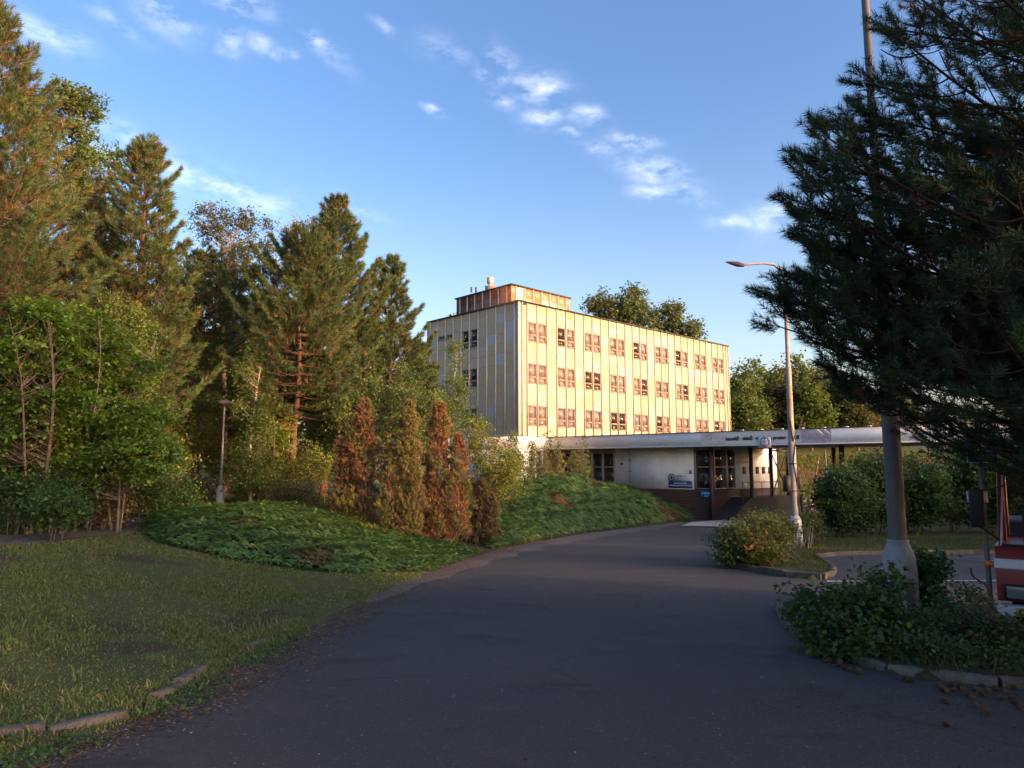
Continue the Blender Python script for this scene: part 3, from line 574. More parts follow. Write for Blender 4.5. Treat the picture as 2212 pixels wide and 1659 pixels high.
# ------------------------------------------------------------------ gatehouse below the canopy
gh = empty('gatehouse', (E0[0], E0[1], -3.7), 'single storey white gatehouse with brown slatted base and corner windows under the canopy', 'building')
g = Geo(); g.box(5.42, 12.1, -1.5, 0, -1.6, 1.45, fr=fG); g.box(3.05, 9.5, -1.2, 0, -1.6, 1.45, fr=fS); g.box(3.05, 9.5, -5.5, -4.9, -3.7, 1.44, fr=fS); g.box(9.2, 9.49, -5.2, -1.1, -3.7, 1.446, fr=fS)
part(g, 'plaster_wall', M['plaster'], gh)
g = Geo(); g.box(.0, 13.4, -1.5, -.06, -4.2, -1.6, fr=fG); g.box(.06, 9.45, -1.5, -.06, -4.2, -1.62, fr=fS); part(g, 'base_wall', M['dark'], gh)
g = Geo()
for k in range(19): g.box(.0, 13.36, -.06, .0, -1.72-k*.115, -1.645-k*.115, fr=fG); g.box(.1, 3.6, -.06, .0, -1.72-k*.115, -1.645-k*.115, fr=fS)
g.box(3.6, 9.45, -.06, .01, -4.0, -1.64, fr=fS)
part(g, 'slatted_base', M['brownwood'], gh)
def bigwin(fr, a, b, z0, z1, par, div=.02, m='wframe_dark', cross=None):
    g = Geo(); t = .06
    g.box(a, a+t, -.08, .03, z0, z1, fr=fr); g.box(b-t, b, -.08, .03, z0, z1, fr=fr); g.box(a+t, b-t, -.08, .03, z0, z0+t, fr=fr); g.box(a+t, b-t, -.08, .03, z1-t, z1, fr=fr)
    if div is not None: g.box(a+t, b-t, -.08, .028, div-.04, div+.04, fr=fr)
    wo = part(g, 'window', M[m], par)
    for (c, d) in ([(z0+t, z1-t)] if div is None else [(z0+t, div-.04), (div+.04, z1-t)]):
        p = Geo(); p.box(a+t, b-t, -.03, -.024, c, d, fr=fr); part(p, 'pane', M['glass2'], wo)
    return wo
a0 = -.1
for (a, b) in ((.3,1.25),(1.3,2.25),(2.3,3.3),(3.35,4.3),(4.35,5.38)): bigwin(fG, a, b, -1.55, 1.15, gh)
bigwin(fG, 12.2, 13.36, -1.55, 1.3, gh); bigwin(fS, .15, 1.8, -1.55, 1.3, gh); bigwin(fS, 1.9, 3.0, -1.55, 1.3, gh)
g = Geo(); g.box(12.1, 12.2, -.3, .01, -1.6, 1.45, fr=fG); g.box(0, 13.4, -.05, .02, 1.16, 1.44, fr=fG) if False else None; g.box(.0, 5.42, -.1, .0, 1.16, 1.44, fr=fG); g.box(12.2, 13.36, -.1, .0, 1.31, 1.44, fr=fG); g.box(.15, 3.05, -.1, 0, 1.31, 1.44, fr=fS)
part(g, 'window_lintel', mat('lintel', (.32,.27,.22), rough=.8), gh)
g = Geo(); g.box(.2, 13.4, -4.4, -4.3, -3.8, 1.44, fr=fG); part(g, 'inner_wall', mat('inner_wall', (.16,.11,.075), rough=.9), gh)
g = Geo(); g.box(.2, 13.4, -4.3, -.1, -1.75, -1.65, fr=fG); part(g, 'floor', M['dark'], gh)
for k, (a, b, h) in enumerate(((12.36,12.62,.42),(12.68,12.94,.4),(12.98,13.3,.46))):
    g = Geo(); g.box(a, b, -.22, -.12, -1.42, -1.42+h, fr=fG); part(g, 'paper_notice', mat('paper', (.3,.26,.2), rough=.9) if k == 0 else bpy.data.materials['paper'], gh)
for s_ in (4.33, 5.3, 6.3, 7.3, 8.3):
    g = Geo(); g.box(s_-.27, s_+.27, .002, .012, -.5, .04, fr=fS)
    V = g.V[0]; part(g, 'wall_opening', M['darkmetal'], gh)
g = Geo(); c_ = fG(np.array([[6.75,.02,0]]))[0]; g.tube([(c_[0], c_[1], -1.6), (c_[0], c_[1], 1.4)], .012, 5); g.box(6.7, 6.85, 0, .06, .5, .56, fr=fG); g.box(6.7, 6.85, 0, .06, -.35, -.29, fr=fG); part(g, 'wall_cable', M['rail'], gh)
g = Geo(); g.box(5.98, 6.14, .0, .04, .2, .34, fr=fG); tag(g.build('number_plate', M['black'], loc=tuple(fG(np.array([[6.0,0,.2]]))[0])), 'small black square plate on the white gatehouse wall near the shrubs', 'plate')
# company board
def psg(x): r = cray(x/1.8445, 1900/1.8445); O = J0-cn*1.5; k = (O@cn)/(r[:2]@cn); return float((r[:2]*k-O)@cu_)
def zsg(x, y): r = cray(x/1.8445, y/1.8445); O = J0-cn*1.5; k = (O@cn)/(r[:2]@cn); return float(r[2]*k)
def setfr(lbl, name, s_, z): return empty(name, tuple(fG(np.array([[s_,.02,z]]))[0]), lbl, 'sign')
x0, x1 = psg(2665), psg(2758); zt, zm, zb = zsg(2710,1890), zsg(2710,1917), zsg(2710,1944)
cs = setfr('white company board over blue with round emblem on the gatehouse wall', 'company_sign', x0, zb)
g = Geo(); g.box(x0, x1, .01, .035, zm, zt, fr=fG); part(g, 'upper_board', bpy.data.materials['sign_white'], cs)
g = Geo(); g.box(x0, x1, .01, .037, zb, zm-.004, fr=fG); part(g, 'lower_board', mat('navy', (.03,.05,.16), rough=.5), cs)
M['greytext'] = mat('grey_letters', (.06,.065,.08), rough=.6)
ex, ez = psg(2677), zsg(2677,1902); g = Geo(); disc(g, fG, ex, .04, ez, .2, .27); disc(g, fG, ex, .041, ez, .0, .12)
g.box(ex-.02, ex+.02, .041, .043, ez-.15, ez+.15, fr=fG); part(g, 'emblem', M['greytext'], cs)
def put(b, xa, xb, ya, yb, m, **k):
    t = text(b, .2, fG, 0, k.get('o', .042), 0, m, cs, bold=k.get('bold', 0)); fit(t, psg(xa), psg(xb), zsg((xa+xb)/2, yb), zsg((xa+xb)/2, ya), fG); return t
put('Charlton  a.s.', 2693, 2738, 1893, 1900.5, M['greytext'], bold=.003)
for (b, xb, ya) in (('nemovitosti a sklady', 2736, 1903), ('administrativa pronájem prostor', 2747, 1906.5), ('a provoz areálu', 2734, 1910)): put(b, 2693, xb, ya, ya+1.9, M['greytext'])
put('SKLADOVACÍ SLUŽBY', 2686, 2737, 1921, 1928, M['whitetext'], bold=.008, o=.045); put('PRONÁJEM NEBYTOVÝCH PROSTOR', 2669, 2756, 1931, 1938.5, M['whitetext'], bold=.008, o=.045)
x0, x1 = psg(2748), psg(2757.5); z1, z0 = zsg(2752,1873), zsg(2752,1889)
ps = setfr('narrow navy plate with a pink field beside the gatehouse window', 'wall_sign', x0, z0); g = Geo(); g.box(x0, x1, .01, .03, z0, z1, fr=fG); part(g, 'board', bpy.data.materials['navy'], ps)
g = Geo(); g.box(x0+.04, x1-.02, .032, .036, (z0+z1)/2, z1-.03, fr=fG); part(g, 'pink_field', mat('pink', (.4,.2,.2), rough=.6), ps)
t = text('30', .2, fG, 0, .036, z0+.04, M['whitetext'], ps); fit(t, x0+.05, x1-.05, z0+.05, z0+.2, fG)
x0, x1 = psg(2791), psg(2832); z1, z0 = zsg(2810,1958), zsg(2810,1982)
bs = setfr('small bright blue board with pale lettering on the brown slats of the gatehouse', 'notice_sign', x0, z0); g = Geo(); g.box(x0, x1, .02, .045, z0, z1, fr=fG); part(g, 'board', mat('bright_blue', (.02,.17,.45), rough=.5), bs)
M['cyantext'] = mat('cyan_letters', (.35,.55,.75), rough=.6)
for (b, xa, xb, ya, yb) in (('Ing. Chlumecký', 2795, 2828, 1963, 1969.5), ('účetní', 2804, 2820, 1974, 1979)):
    t = text(b, .2, fG, 0, .05, 0, M['cyantext'], bs, bold=.008); fit(t, psg(xa), psg(xb), zsg(2810,yb), zsg(2810,ya), fG)
# ramp with railing along the gatehouse
rp = empty('loading_ramp', (R0[0], R0[1], -3.7), 'dark concrete ramp with a thin railing along the gatehouse side', 'ramp')
g = Geo(); V = fK(np.array([[-3.6,0,-4],[6.7,0,-4],[6.7,0,-2.17],[-1.0,0,-2.17],[-3.6,0,-3.5],[-3.6,-1.58,-4],[6.7,-1.58,-4],[6.7,-1.58,-2.17],[-1.0,-1.58,-2.17],[-3.6,-1.58,-3.5]]))
g.add(V, [[0,1,2,3],[5,8,7,6]]); g.add(V, [[0,3,4],[5,9,8]]); g.add(V, [[3,2,7,8],[4,3,8,9],[1,6,7,2],[0,4,9,5],[0,5,6,1]]); part(g, 'slab', M['dkconcrete'], rp)
g = Geo(); g.box(6.3, 6.72, .02, .3, -4, -2.1, fr=fK); part(g, 'end_pier', M['dkconcrete'], rp)
g = Geo(); Q = lambda s_, z: fK(np.array([[s_, -.1, z]]))[0]
g.tube([Q(-2.0,-1.15), Q(-1.5,-1.07), Q(6.3,-1.07)], .028, 6); g.tube([Q(-1.5,-1.62), Q(6.3,-1.62)], .018, 6); part(g, 'handrail', M['rail'], rp)
for s_ in (-1.9, -.6, .9, 2.3, 3.8, 5.1, 6.3): g = Geo(); g.tube([Q(s_,-2.2 if s_ > -1 else -2.8), Q(s_,-1.07)], .022, 6); part(g, 'post', M['rail'], rp)
g = Geo(); g.box(-1.75, -1.45, -.06, -.03, -1.42, -1.12, fr=fK); tag(g.build('notice_board', bpy.data.materials['sign_white'], loc=tuple(fK(np.array([[-1.6,0,-1.4]]))[0])), 'small pale notice hanging on the start of the ramp railing', 'notice')
# boom barrier, raised
bp = np.array([27.2, 66.0]); bz = float(gz(*bp)); bb = empty('boom_barrier', (bp[0], bp[1], bz), 'raised rusty boom barrier with a counterweight behind the canopy', 'barrier')
t0, t1 = at(1749/1, 1080, 66), None
b_base = at(3228/1.8445, 2010/1.8445, 66); b_top = at(3263/1.8445, 1824/1.8445, 66)
g = Geo(); g.box(b_base[0]-.18, b_base[0]+.18, 65.8, 66.2, bz-.1, bz+.9); part(g, 'post', M['rustypole'], bb)
pm = b_base*.82+b_top*.18
nb = 9; rb = np.linspace(.1, .05, nb+1); g = Geo(); PT = [pm*(1-k/nb)+b_top*k/nb for k in range(nb+1)]; g.tube(PT, rb, 8); part(g, 'boom', mat('boom_red', (.2,.05,.04), rough=.6, noise=[((.6,.6,.6),(.4,.35,.3),.5,.56,.9)]), bb)
g = Geo(); lo = b_base*1.0; g.tube([pm, lo+(0,0,.1)], .1, 8); g.box(lo[0]-1.1, lo[0]-.35, 65.8, 66.2, bz+.45, bz+.95); g.box(lo[0]-.4, lo[0]+.1, 65.9, 66.1, bz+.6, bz+.75); part(g, 'counterweight', M['black'], bb)
fpx = at(3290/1.8445, 1870/1.8445, 72.); fz = float(gz(fpx[0], 72)); g = Geo(); g.tube([(fpx[0]+.1,72,fz-.1),(fpx[0],72,1.7)], .09, 8); tag(g.build('fence_post', M['pole'], loc=(fpx[0],72,fz)), 'lone thin grey post on the grass bank beyond the barrier', 'post')

# ------------------------------------------------------------------ foliage generators
def unit(v): return v/(np.linalg.norm(v, axis=-1, keepdims=True)+1e-9)
def rdir(r, n): return unit(r.normal(0, 1, (n, 3)))
def vary(r, n, base_cols, w=None, j=.18):
    base_cols = np.asarray(base_cols, float); k = r.choice(len(base_cols), n, p=w); return np.clip(base_cols[k]*(1+r.normal(0, j, (n, 1)))*(1+r.normal(0, .06, (n, 3))), .003, 1)
def add_leaves(g, r, P, size, cols, up=.35, droop=0.):
    n = len(P); a = rdir(r, n); a[:,2] = a[:,2]*.6-droop; a = unit(a); nn = rdir(r, n); nn[:,2] = np.abs(nn[:,2])+up; b = unit(np.cross(nn, a)); s_ = size*(1+r.normal(0, .25, n)).clip(.4, 1.8); s_ = s_[:,None]
    fold = np.cross(a, b)*s_*.08
    V = np.stack([P, P+a*s_*.45+b*s_*.36+fold, P+a*s_, P+a*s_*.45-b*s_*.36+fold], 1).reshape(-1,3)
    g.add(V, np.arange(4*n).reshape(-1,4), np.repeat(cols, 4, 0))
def add_needles(g, r, P, D, n, length, width, spread, shoot, cols):
    m_ = len(P); D = unit(D); P2 = np.repeat(P, n, 0); D2 = np.repeat(D, n, 0); k = m_*n; L = np.repeat(np.broadcast_to(shoot, (m_,)), n)
    q = rdir(r, k); q = unit(q-D2*(q*D2).sum(1)[:,None]); th = spread*(.55+.6*r.random(k))[:,None]
    d = D2*np.cos(th)+q*np.sin(th); b0 = P2+D2*(L*r.random(k))[:,None]; ln = (length*(1+r.normal(0,.15,k)))[:,None]; sd_ = unit(np.cross(d, rdir(r, k)))*width/2
    V = np.stack([b0-sd_, b0+sd_, b0+d*ln], 1).reshape(-1,3); g.add(V, np.arange(3*k).reshape(-1,3), np.repeat(np.repeat(cols, n, 0), 3, 0))
PG = [(.066,.1,.034),(.05,.08,.03),(.082,.11,.036),(.15,.09,.042)]
def conifer(label, x, y, ztop, rad, zc=None, seed=0, group=None, dens=1.0, prof=None, pal=None, pw=(.42,.31,.22,.05), z0=None, needles=20, nlen=.19, nwid=.017, lab_cat='pine', name='pine_tree', trunkc=(.17,.085,.05)):
    r = np.random.default_rng(seed); zb = float(gz(x, y))-.1; H = ztop-zb; zc = zb+H*.12 if zc is None else zc
    root = empty(name, (x, y, zb), label, lab_cat, group); pal = pal or PG
    g = Geo(); zz = np.linspace(zb, ztop-.2, 14); wob = np.cumsum(r.normal(0,.035,(14,2)), 0); P = np.c_[x+wob[:,0]-wob[0,0], y+wob[:,1]-wob[0,1], zz]; tr = (.02+.014*H)*(1-(zz-zb)/H*.93)
    g.tube(P, tr, 8, trunkc); part(g, 'trunk', M['bark'], root, True)
    gb, gc = Geo(), Geo(); z = zc; TP, TD, TC = [], [], []
    while z < ztop-.1:
        t = (z-zc)/(ztop-zc); nb = r.integers(4, 7); rr = rad*(np.interp(t, *prof) if prof else min(1, (.55+t*2.5))*(1-t)**.8*1.12)
        az0 = r.random()*6.3
        for k in range(nb):
            az = az0+k*6.283/nb+r.normal(0,.25); L = max(.25, rr*r.uniform(.6,1.15)); el = .12+.75*t+r.normal(0,.08)
            c0 = np.array([np.interp(z, zz, P[:,0]), np.interp(z, zz, P[:,1]), z+r.uniform(-.12,.12)]); m_ = 7; u_ = np.linspace(0, 1, m_)
            hd = np.array([math.cos(az), math.sin(az), 0]); pts = c0+hd*(L*u_*math.cos(el))[:,None]+np.array([0,0,1])*(L*(u_*math.sin(el)*.7-.10*np.sin(u_*3.1)+.22*u_**3))[:,None]
            gb.tube(pts, np.linspace(.012+.012*L, .006, m_), 4, (.14,.08,.05), cap=False)
            nt_ = max(6, int(L*38*dens)); f = .25+.75*r.random(nt_)**.7; pp = np.stack([np.interp(f, u_, pts[:,q]) for q in range(3)], 1)
            side = np.array([-hd[1], hd[0], 0]); sp = (1-f)*.36*L+.13; lat = r.uniform(-1,1,nt_)*sp; pp = pp+side*lat[:,None]+hd*(np.abs(lat)*.35)[:,None]+np.c_[np.zeros((nt_,2)), r.normal(.03,.05,nt_)]
            dd = hd*.75+side*(np.sign(lat)*.45)[:,None]+np.array([0,0,1])*(.45+.5*t+r.random(nt_)*.5)[:,None]
            cc = vary(r, nt_, pal, pw, .2)
            inner = (f < .5) & (r.random(nt_) < .35); cc[inner] = np.array([.12,.075,.035])
            TP.append(pp); TD.append(dd); TC.append(cc)
            TP.append(pts[-1:]); TD.append((hd+np.array([0,0,1.1]))[None]); TC.append(vary(r, 1, pal[:1], None))
        z += (.36+.12*(1-t))*(1 if H > 5 else .7)
    TP.append(np.array([[P[-1,0], P[-1,1], ztop-.25]])); TD.append(np.array([[0,0,1.]])); TC.append(vary(r, 1, pal[:1], None))
    TP, TD, TC = np.concatenate(TP), np.concatenate(TD), np.concatenate(TC)
    add_needles(gc, r, TP, TD, needles, nlen, nwid, .8, .16, TC)
    part(gb, 'branches', M['bark'], root); part(gc, 'crown', M['needle'], root); return root
def broadleaf(label, x, y, blobs, n, size, pal, seed=0, group=None, stems=1, cat='tree', name='broadleaf_tree', clus=60, cr=.4, barkc=(.16,.13,.1), droop=0., up=.35, pw=None, lean=(0,0), stemr=None, flat=.75, surf=.5, bare=0):
    """blobs: list of (x, y, z, rx, ry, rz)"""
    r = np.random.default_rng(seed); zb = float(gz(x, y))-.1; root = empty(name, (x, y, zb), label, cat, group); gb, gc, gt = Geo(), Geo(), Geo()
    vol = np.array([b[3]*b[4]*b[5] for b in blobs])**.7; kk = r.choice(len(blobs), clus, p=vol/vol.sum()); B = np.array(blobs)[kk]
    d = rdir(r, clus); q = (surf+(1-surf)*r.random(clus))[:,None]; Cc = B[:,:3]+d*B[:,3:]*q
    cr_ = cr*(.6+.8*r.random(clus)); zmax = max(b[2]+b[5] for b in blobs); zmin = min(b[2]-b[5] for b in blobs); Cc[:,2] = np.maximum(Cc[:,2], gz(Cc[:,0], Cc[:,1])+.08)
    H = zmax-zb; cxm = np.average([b[0] for b in blobs], weights=vol); cym = np.average([b[1] for b in blobs], weights=vol)
    st = []
    for k in range(stems):
        ang = r.random()*6.28; ro = 0 if stems == 1 else .12+.1*r.random(); top = np.array([cxm+math.cos(ang)*(0 if stems == 1 else H*.22), cym+math.sin(ang)*(0 if stems == 1 else H*.22), zb+H*.88]); b0 = np.array([x+math.cos(ang)*ro, y+math.sin(ang)*ro, zb])
        u_ = np.linspace(0,1,9)[:,None]; P = b0*(1-u_)+top*u_+np.c_[np.sin(u_[:,0]*4+ang)*.03*H*u_[:,0], np.cos(u_[:,0]*3+ang)*.03*H*u_[:,0], np.zeros(9)]; sr = stemr or (.02+.011*H/math.sqrt(stems)); st.append(P)
        gt.tube(P, sr*(1-u_[:,0]*.85), 7, barkc)
    tname = 'trunk' if stems == 1 else 'stems'
    part(gt, tname, M['bark'], root, True)
    for k in range(clus):
        P = st[r.integers(len(st))]; tgt = Cc[k]; dist = np.hypot(*(tgt[:2]-np.array([np.interp(tgt[2], P[:,2], P[:,0]), np.interp(tgt[2], P[:,2], P[:,1])]))); zs = np.clip(tgt[2]-dist*r.uniform(.5,.9), zb+(.1 if H < 2.5 else .3)*H, P[-1,2]); s0 = np.array([np.interp(zs, P[:,2], P[:,0]), np.interp(zs, P[:,2], P[:,1]), zs])
        u_ = np.linspace(0,1,5)[:,None]; mid = np.array([0,0,-.08*dist])
        Q = s0*(1-u_)+tgt*u_+np.sin(u_*3.14)*mid; gb.tube(Q, np.linspace(.006+.006*dist, .004, 5), 4, barkc, cap=False)
    part(gb, 'branches', M['bark'], root)
    wgt = cr_**2; wgt = wgt/wgt.sum(); if_ = r.choice(clus, n, p=wgt); off = r.normal(0, .5, (n,3)); off[:,2] *= flat; off *= cr_[if_][:,None]
    # leaves sit along twigs inside each cluster
    tw = rdir(r, clus*9).reshape(clus, 9, 3); tsel = tw[if_, r.integers(0, 9, n)]; tt = r.random(n)[:,None]
    P = Cc[if_]+tsel*np.array([1,1,flat])*cr_[if_][:,None]*tt*1.25+off*.35
    if droop: P[:,2] -= r.random(n)**2*droop*1.6
    cl = vary(r, clus, pal, pw, .14)[if_]*(1+r.normal(0,.14,(n,1)))
    P[:,2] = np.maximum(P[:,2], gz(P[:,0], P[:,1])+.02)
    add_leaves(gc, r, P, size, np.clip(cl, .003, 1), up, droop*.6); part(gc, 'crown' if cat == 'tree' else 'foliage', M['leaf'], root); return root
def B(px, py, Y, rx, ry, rd=None):      # a leafy mass seen at a pixel, at its distance
    p = at(px, py, Y); k = Y/FOC; return (p[0], Y, p[2], rx*k, (rd if rd is not None else (rx+ry)/2*k), ry*k)

GR1 = [(.11,.19,.03),(.09,.16,.028),(.15,.22,.04)]           # fresh maple
GR2 = [(.1,.15,.045),(.08,.12,.04),(.13,.17,.05)]       # birch, poplar
GR3 = [(.05,.095,.025),(.04,.075,.022),(.065,.11,.03)]      # deep shrub green
GR4 = [(.18,.21,.04),(.14,.19,.035),(.22,.2,.045)]          # yellow green undergrowth
GR5 = [(.09,.13,.03),(.13,.11,.035),(.07,.11,.028),(.2,.12,.035)] # turning hedge
BR1 = [(.13,.12,.045),(.1,.11,.04),(.16,.11,.05)]

# pines of the wood on the left
FG = 'pines in the wood on the left'
def pine_at(label, px, Y, ytop, rpx, ybot, seed, **k):
    p = at(px, ytop, Y); q = at(px, ybot, Y); return conifer(label, p[0], Y, p[2], rpx*1.18*Y/FOC, q[2], seed, FG, **k)
PR = ([0,.15,.4,.7,.9,1],[.8,1,.82,.5,.24,.06]); PRR = ([0,.2,.5,.75,.92,1],[.85,1,.92,.72,.42,.12])
pine_at('tall pine with browning needles at the far left edge of the wood', -5, 19, 40, 235, 960, 11, prof=([0,.3,.55,.8,.92,1],[1,1,.72,.42,.26,.05]), pw=(.4,.27,.17,.16), needles=24, nlen=.17, nwid=.014)
pine_at('pine with a rounded top standing right of the leafy poplar', 318, 25, 303, 135, 920, 12, prof=([0,.2,.45,.6,.8,.93,1],[1,1,.82,.62,.5,.34,.1]), pw=(.4,.32,.18,.1), needles=22, nwid=.016)
pine_at('tallest pointed pine behind the round one left of the office block', 716, 36, 428, 150, 900, 13, prof=PR, needles=20, nlen=.23, nwid=.02, dens=.9)
pine_at('broad round topped pine in front of the pointed pine', 652, 31, 520, 145, 900, 14, prof=PRR, needles=20, nlen=.2, nwid=.018)
pine_at('slender pointed pine nearest the left end of the office block', 846, 38, 556, 100, 880, 15, prof=([0,.2,.45,.7,.85,1],[1,1,.7,.42,.3,.05]), needles=20, nlen=.23, nwid=.02, dens=.9)
pine_at('shaded pine deep in the wood behind the small lamp', 560, 44, 640, 120, 960, 16, prof=PR, dens=.5, nlen=.3, nwid=.03, pw=(.5,.4,.1,0))
pine_at('shaded pine filling the gap behind the brown junipers', 780, 46, 690, 130, 960, 17, prof=PR, dens=.5, nlen=.3, nwid=.03, pw=(.5,.4,.1,0))
pine_at('dense shaded pine behind the round topped one', 430, 34, 560, 150, 980, 18, prof=PRR, dens=.5, nlen=.25, nwid=.025, pw=(.45,.35,.1,.1))
pine_at('reddish brown half dead pine between the two tall left pines', 205, 27, 400, 110, 900, 19, prof=PR, dens=.7, pw=(.25,.2,.15,.4), nlen=.18, nwid=.015)
pine_at('dark pine behind the maples at the left edge', 80, 25, 420, 190, 980, 20, prof=PRR, dens=.5, nlen=.24, nwid=.023, pw=(.4,.3,.15,.15))
for k_, (px, Y, yt, rp_) in enumerate([(400,50,690,110),(640,52,700,110),(900,52,740,90),(500,54,720,110),(290,40,600,120),(20,32,520,150)]):
    pine_at(['dim pine deep in the wood between the rounded pine and the thin birch','dim pine deep in the wood behind the broad pine','dim pine behind the slender pine beside the building','dim pine deep in the wood under the thin birch','dim pine behind the rounded pine','dim pine behind the far left maples'][k_], px, Y, yt, rp_, 1000, 160+k_, prof=PR, dens=.42, nlen=.36, nwid=.04, pw=(.45,.4,.1,.05), needles=16)
# broadleaved trees of the wood
WG = 'leafy trees in the wood on the left'
def leafy(label, px, Y, blobs, n, size, pal, seed, group=WG, **k):
    x = at(px, 1000, Y)[0]; return broadleaf(label, x, Y, [B(*b[:2], Y, *b[2:]) for b in blobs], n, size, pal, seed, group, **k)
leafy('leafy poplar reaching out above the pines at the upper left', 90, 29, [(120,215,55,45),(185,235,35,30),(195,285,30,22),(120,300,75,45),(60,250,60,60),(190,340,50,20),(90,400,70,50)], 17000, .12, GR2, 21, clus=150, cr=.45)
leafy('pale green poplar in the gap between the two left pines', 205, 33, [(200,370,60,38),(250,350,35,25),(180,440,70,60),(220,540,70,70),(150,380,40,30)], 15000, .12, [(.11,.15,.04),(.085,.125,.035)], 22, clus=130, cr=.45)
leafy('thin crowned birch with bare pale branches behind the round topped pine', 480, 34, [(450,480,45,45),(500,510,60,70),(555,480,40,35),(560,560,42,60),(480,620,70,80),(560,680,40,50)], 15000, .1, [(.11,.1,.045),(.08,.095,.035),(.07,.09,.03)], 23, clus=190, cr=.4, barkc=(.35,.28,.22), name='birch_tree')
leafy('almost bare dying birch with a few hanging grey leaves', 628, 42, [(635,500,22,40),(600,570,22,32),(665,490,20,30),(630,560,20,30)], 1300, .14, [(.22,.18,.12),(.16,.14,.1)], 24, clus=60, cr=.4, barkc=(.45,.38,.32), name='birch_tree', droop=.5)
leafy('slim young birch beside the small round lamp', 545, 28.6, [(535,800,22,50),(540,880,34,55),(550,960,40,60),(530,1010,36,40),(570,910,28,40)], 11000, .075, [(.1,.14,.035),(.08,.12,.03)], 25, clus=150, cr=.35, barkc=(.42,.36,.3), droop=.3, name='birch_tree')
leafy('light green birch in front of the round topped pine', 265, 22, [(265,690,52,60),(240,760,62,60),(300,720,35,50),(285,800,50,50)], 16000, .07, [(.11,.15,.035),(.09,.13,.03)], 26, clus=170, cr=.33, barkc=(.35,.3,.25), droop=.25, name='birch_tree')
leafy('young birch standing before the shaded end of the office block', 968, 44, [(985,770,16,40),(978,840,28,50),(960,880,32,40),(985,900,36,40),(1000,850,16,30)], 7500, .1, GR2, 27, clus=110, cr=.4, barkc=(.4,.36,.3), droop=.3, name='birch_tree')
leafy('dark leafy tree filling the gap left of the broad pine', 560, 40, [(545,640,45,60),(590,720,50,70),(540,790,60,60),(600,830,50,60)], 13000, .13, GR2, 28, clus=150, cr=.5)
leafy('dark leafy tree between the rounded pine and the thin birch', 430, 38, [(420,620,45,60),(400,720,60,70),(470,760,60,70),(430,860,60,60)], 14000, .13, GR2, 29, clus=160, cr=.5)
leafy('leafy tree low behind the small lamp', 350, 32, [(340,860,70,60),(420,900,60,60),(300,930,60,50)], 12000, .1, GR2, 30, clus=130, cr=.5)
MG = 'maples along the edge of the wood'
leafy('maple with broad layered leaves leaning over the undergrowth at the left edge', 90, 17, [(30,790,70,90),(110,740,80,80),(60,900,90,60),(140,880,60,60),(10,960,70,50),(-30,860,60,90),(90,680,50,40)], 24000, .1, GR1, 31, MG, stems=4, stemr=.04, clus=190, cr=.36, up=1.2, flat=.45, name='maple_tree', barkc=(.15,.11,.08))
leafy('maple of several pale stems right of the leftmost maple', 175, 18.5, [(190,730,75,60),(255,800,80,60),(180,830,70,50),(310,880,50,60),(230,920,70,45),(330,960,35,35)], 23000, .1, GR1, 32, MG, stems=6, stemr=.04, clus=180, cr=.37, up=1.2, flat=.45, name='maple_tree', barkc=(.26,.22,.18))
leafy('low maple shoots hiding the feet of the pale maple stems', 250, 17.5, [(150,985,60,55),(240,1000,70,50),(320,985,55,55),(60,1000,60,45),(290,930,50,40)], 13000, .095, GR1, 34, MG, stems=5, clus=110, cr=.4, up=1.0, flat=.5, name='maple_tree')
leafy('bright maple sapling lit by the sun right of the small lamp', 590, 30, [(560,900,45,40),(600,930,40,40),(570,960,50,40)], 5500, .15, GR4, 33, MG, stems=3, clus=70, cr=.42, up=1.2, flat=.4, name='maple_tree')
UG = 'bushes of the undergrowth'
U = [(45,1065,16.5,70,38,GR3),(130,1062,17,60,42,GR3),(215,1070,18,65,36,BR1),(300,1060,19,60,42,GR3),(375,1065,22,50,34,GR3),(430,1050,31,45,40,BR1),(345,990,24,60,50,GR4),(410,930,31,60,50,GR4),(255,1000,21,60,50,GR3),
     (545,1045,29,50,34,GR4),(610,1035,28.5,55,40,GR4),(672,1005,29,50,45,GR4),(640,1065,27,60,25,BR1),(570,990,33,55,40,GR4),(700,960,34,55,45,GR2),(20,1000,20,60,50,GR3),(480,1000,32,50,45,GR4),(120,1095,15.6,40,18,GR3),(620,970,36,60,50,GR3),(520,960,36,60,60,GR3)]
DESC = ['dark bush low at the far left above the path','dark rounded bush second from the far left','brownish grassy bush left of the maple stems','deep green bush below the pale stemmed maple','deep green bush just left of the lamp foot','brownish bush touching the white lamp foot','yellow green bush in front of the rounded pine trunk','yellow green bush above and left of the lamp foot','shady bush between the two maples and the path',
        'brown green bush just right of the lamp foot','sunlit yellow bush right of the lamp below the sapling','sunlit bush left of the first brown juniper','low brown bush behind the near juniper bed','golden bush between lamp and brown junipers','green bush left of the brown junipers under the pines','shady bush behind the leftmost maple','golden shrub right behind the lamp pole','small dark shrub at the edge of the dirt path','dim bush under the shaded pines','dim bush filling the space behind the lamp']
for k, (px, py, Y, rx, ry, pal) in enumerate(U):
    fine = pal is BR1
    leafy(DESC[k], px, Y, [(px, py, rx, ry), (px+rx*.4, py+ry*.3, rx*.6, ry*.6), (px-rx*.4, py+ry*.35, rx*.6, ry*.6)], 5200, .075 if not fine else .06, pal, 40+k, UG, stems=5, cat='bush', name='bush', clus=70, cr=.42, stemr=.015, up=.5)
leafy('tall green bush behind the brown junipers', 850, 31, [(850,830,60,45),(880,880,70,60),(800,870,60,50),(760,900,50,50),(850,960,80,50),(930,880,35,35)], 19000, .085, GR2, 61, UG, stems=5, cat='bush', name='bush', clus=200, cr=.42, stemr=.03)
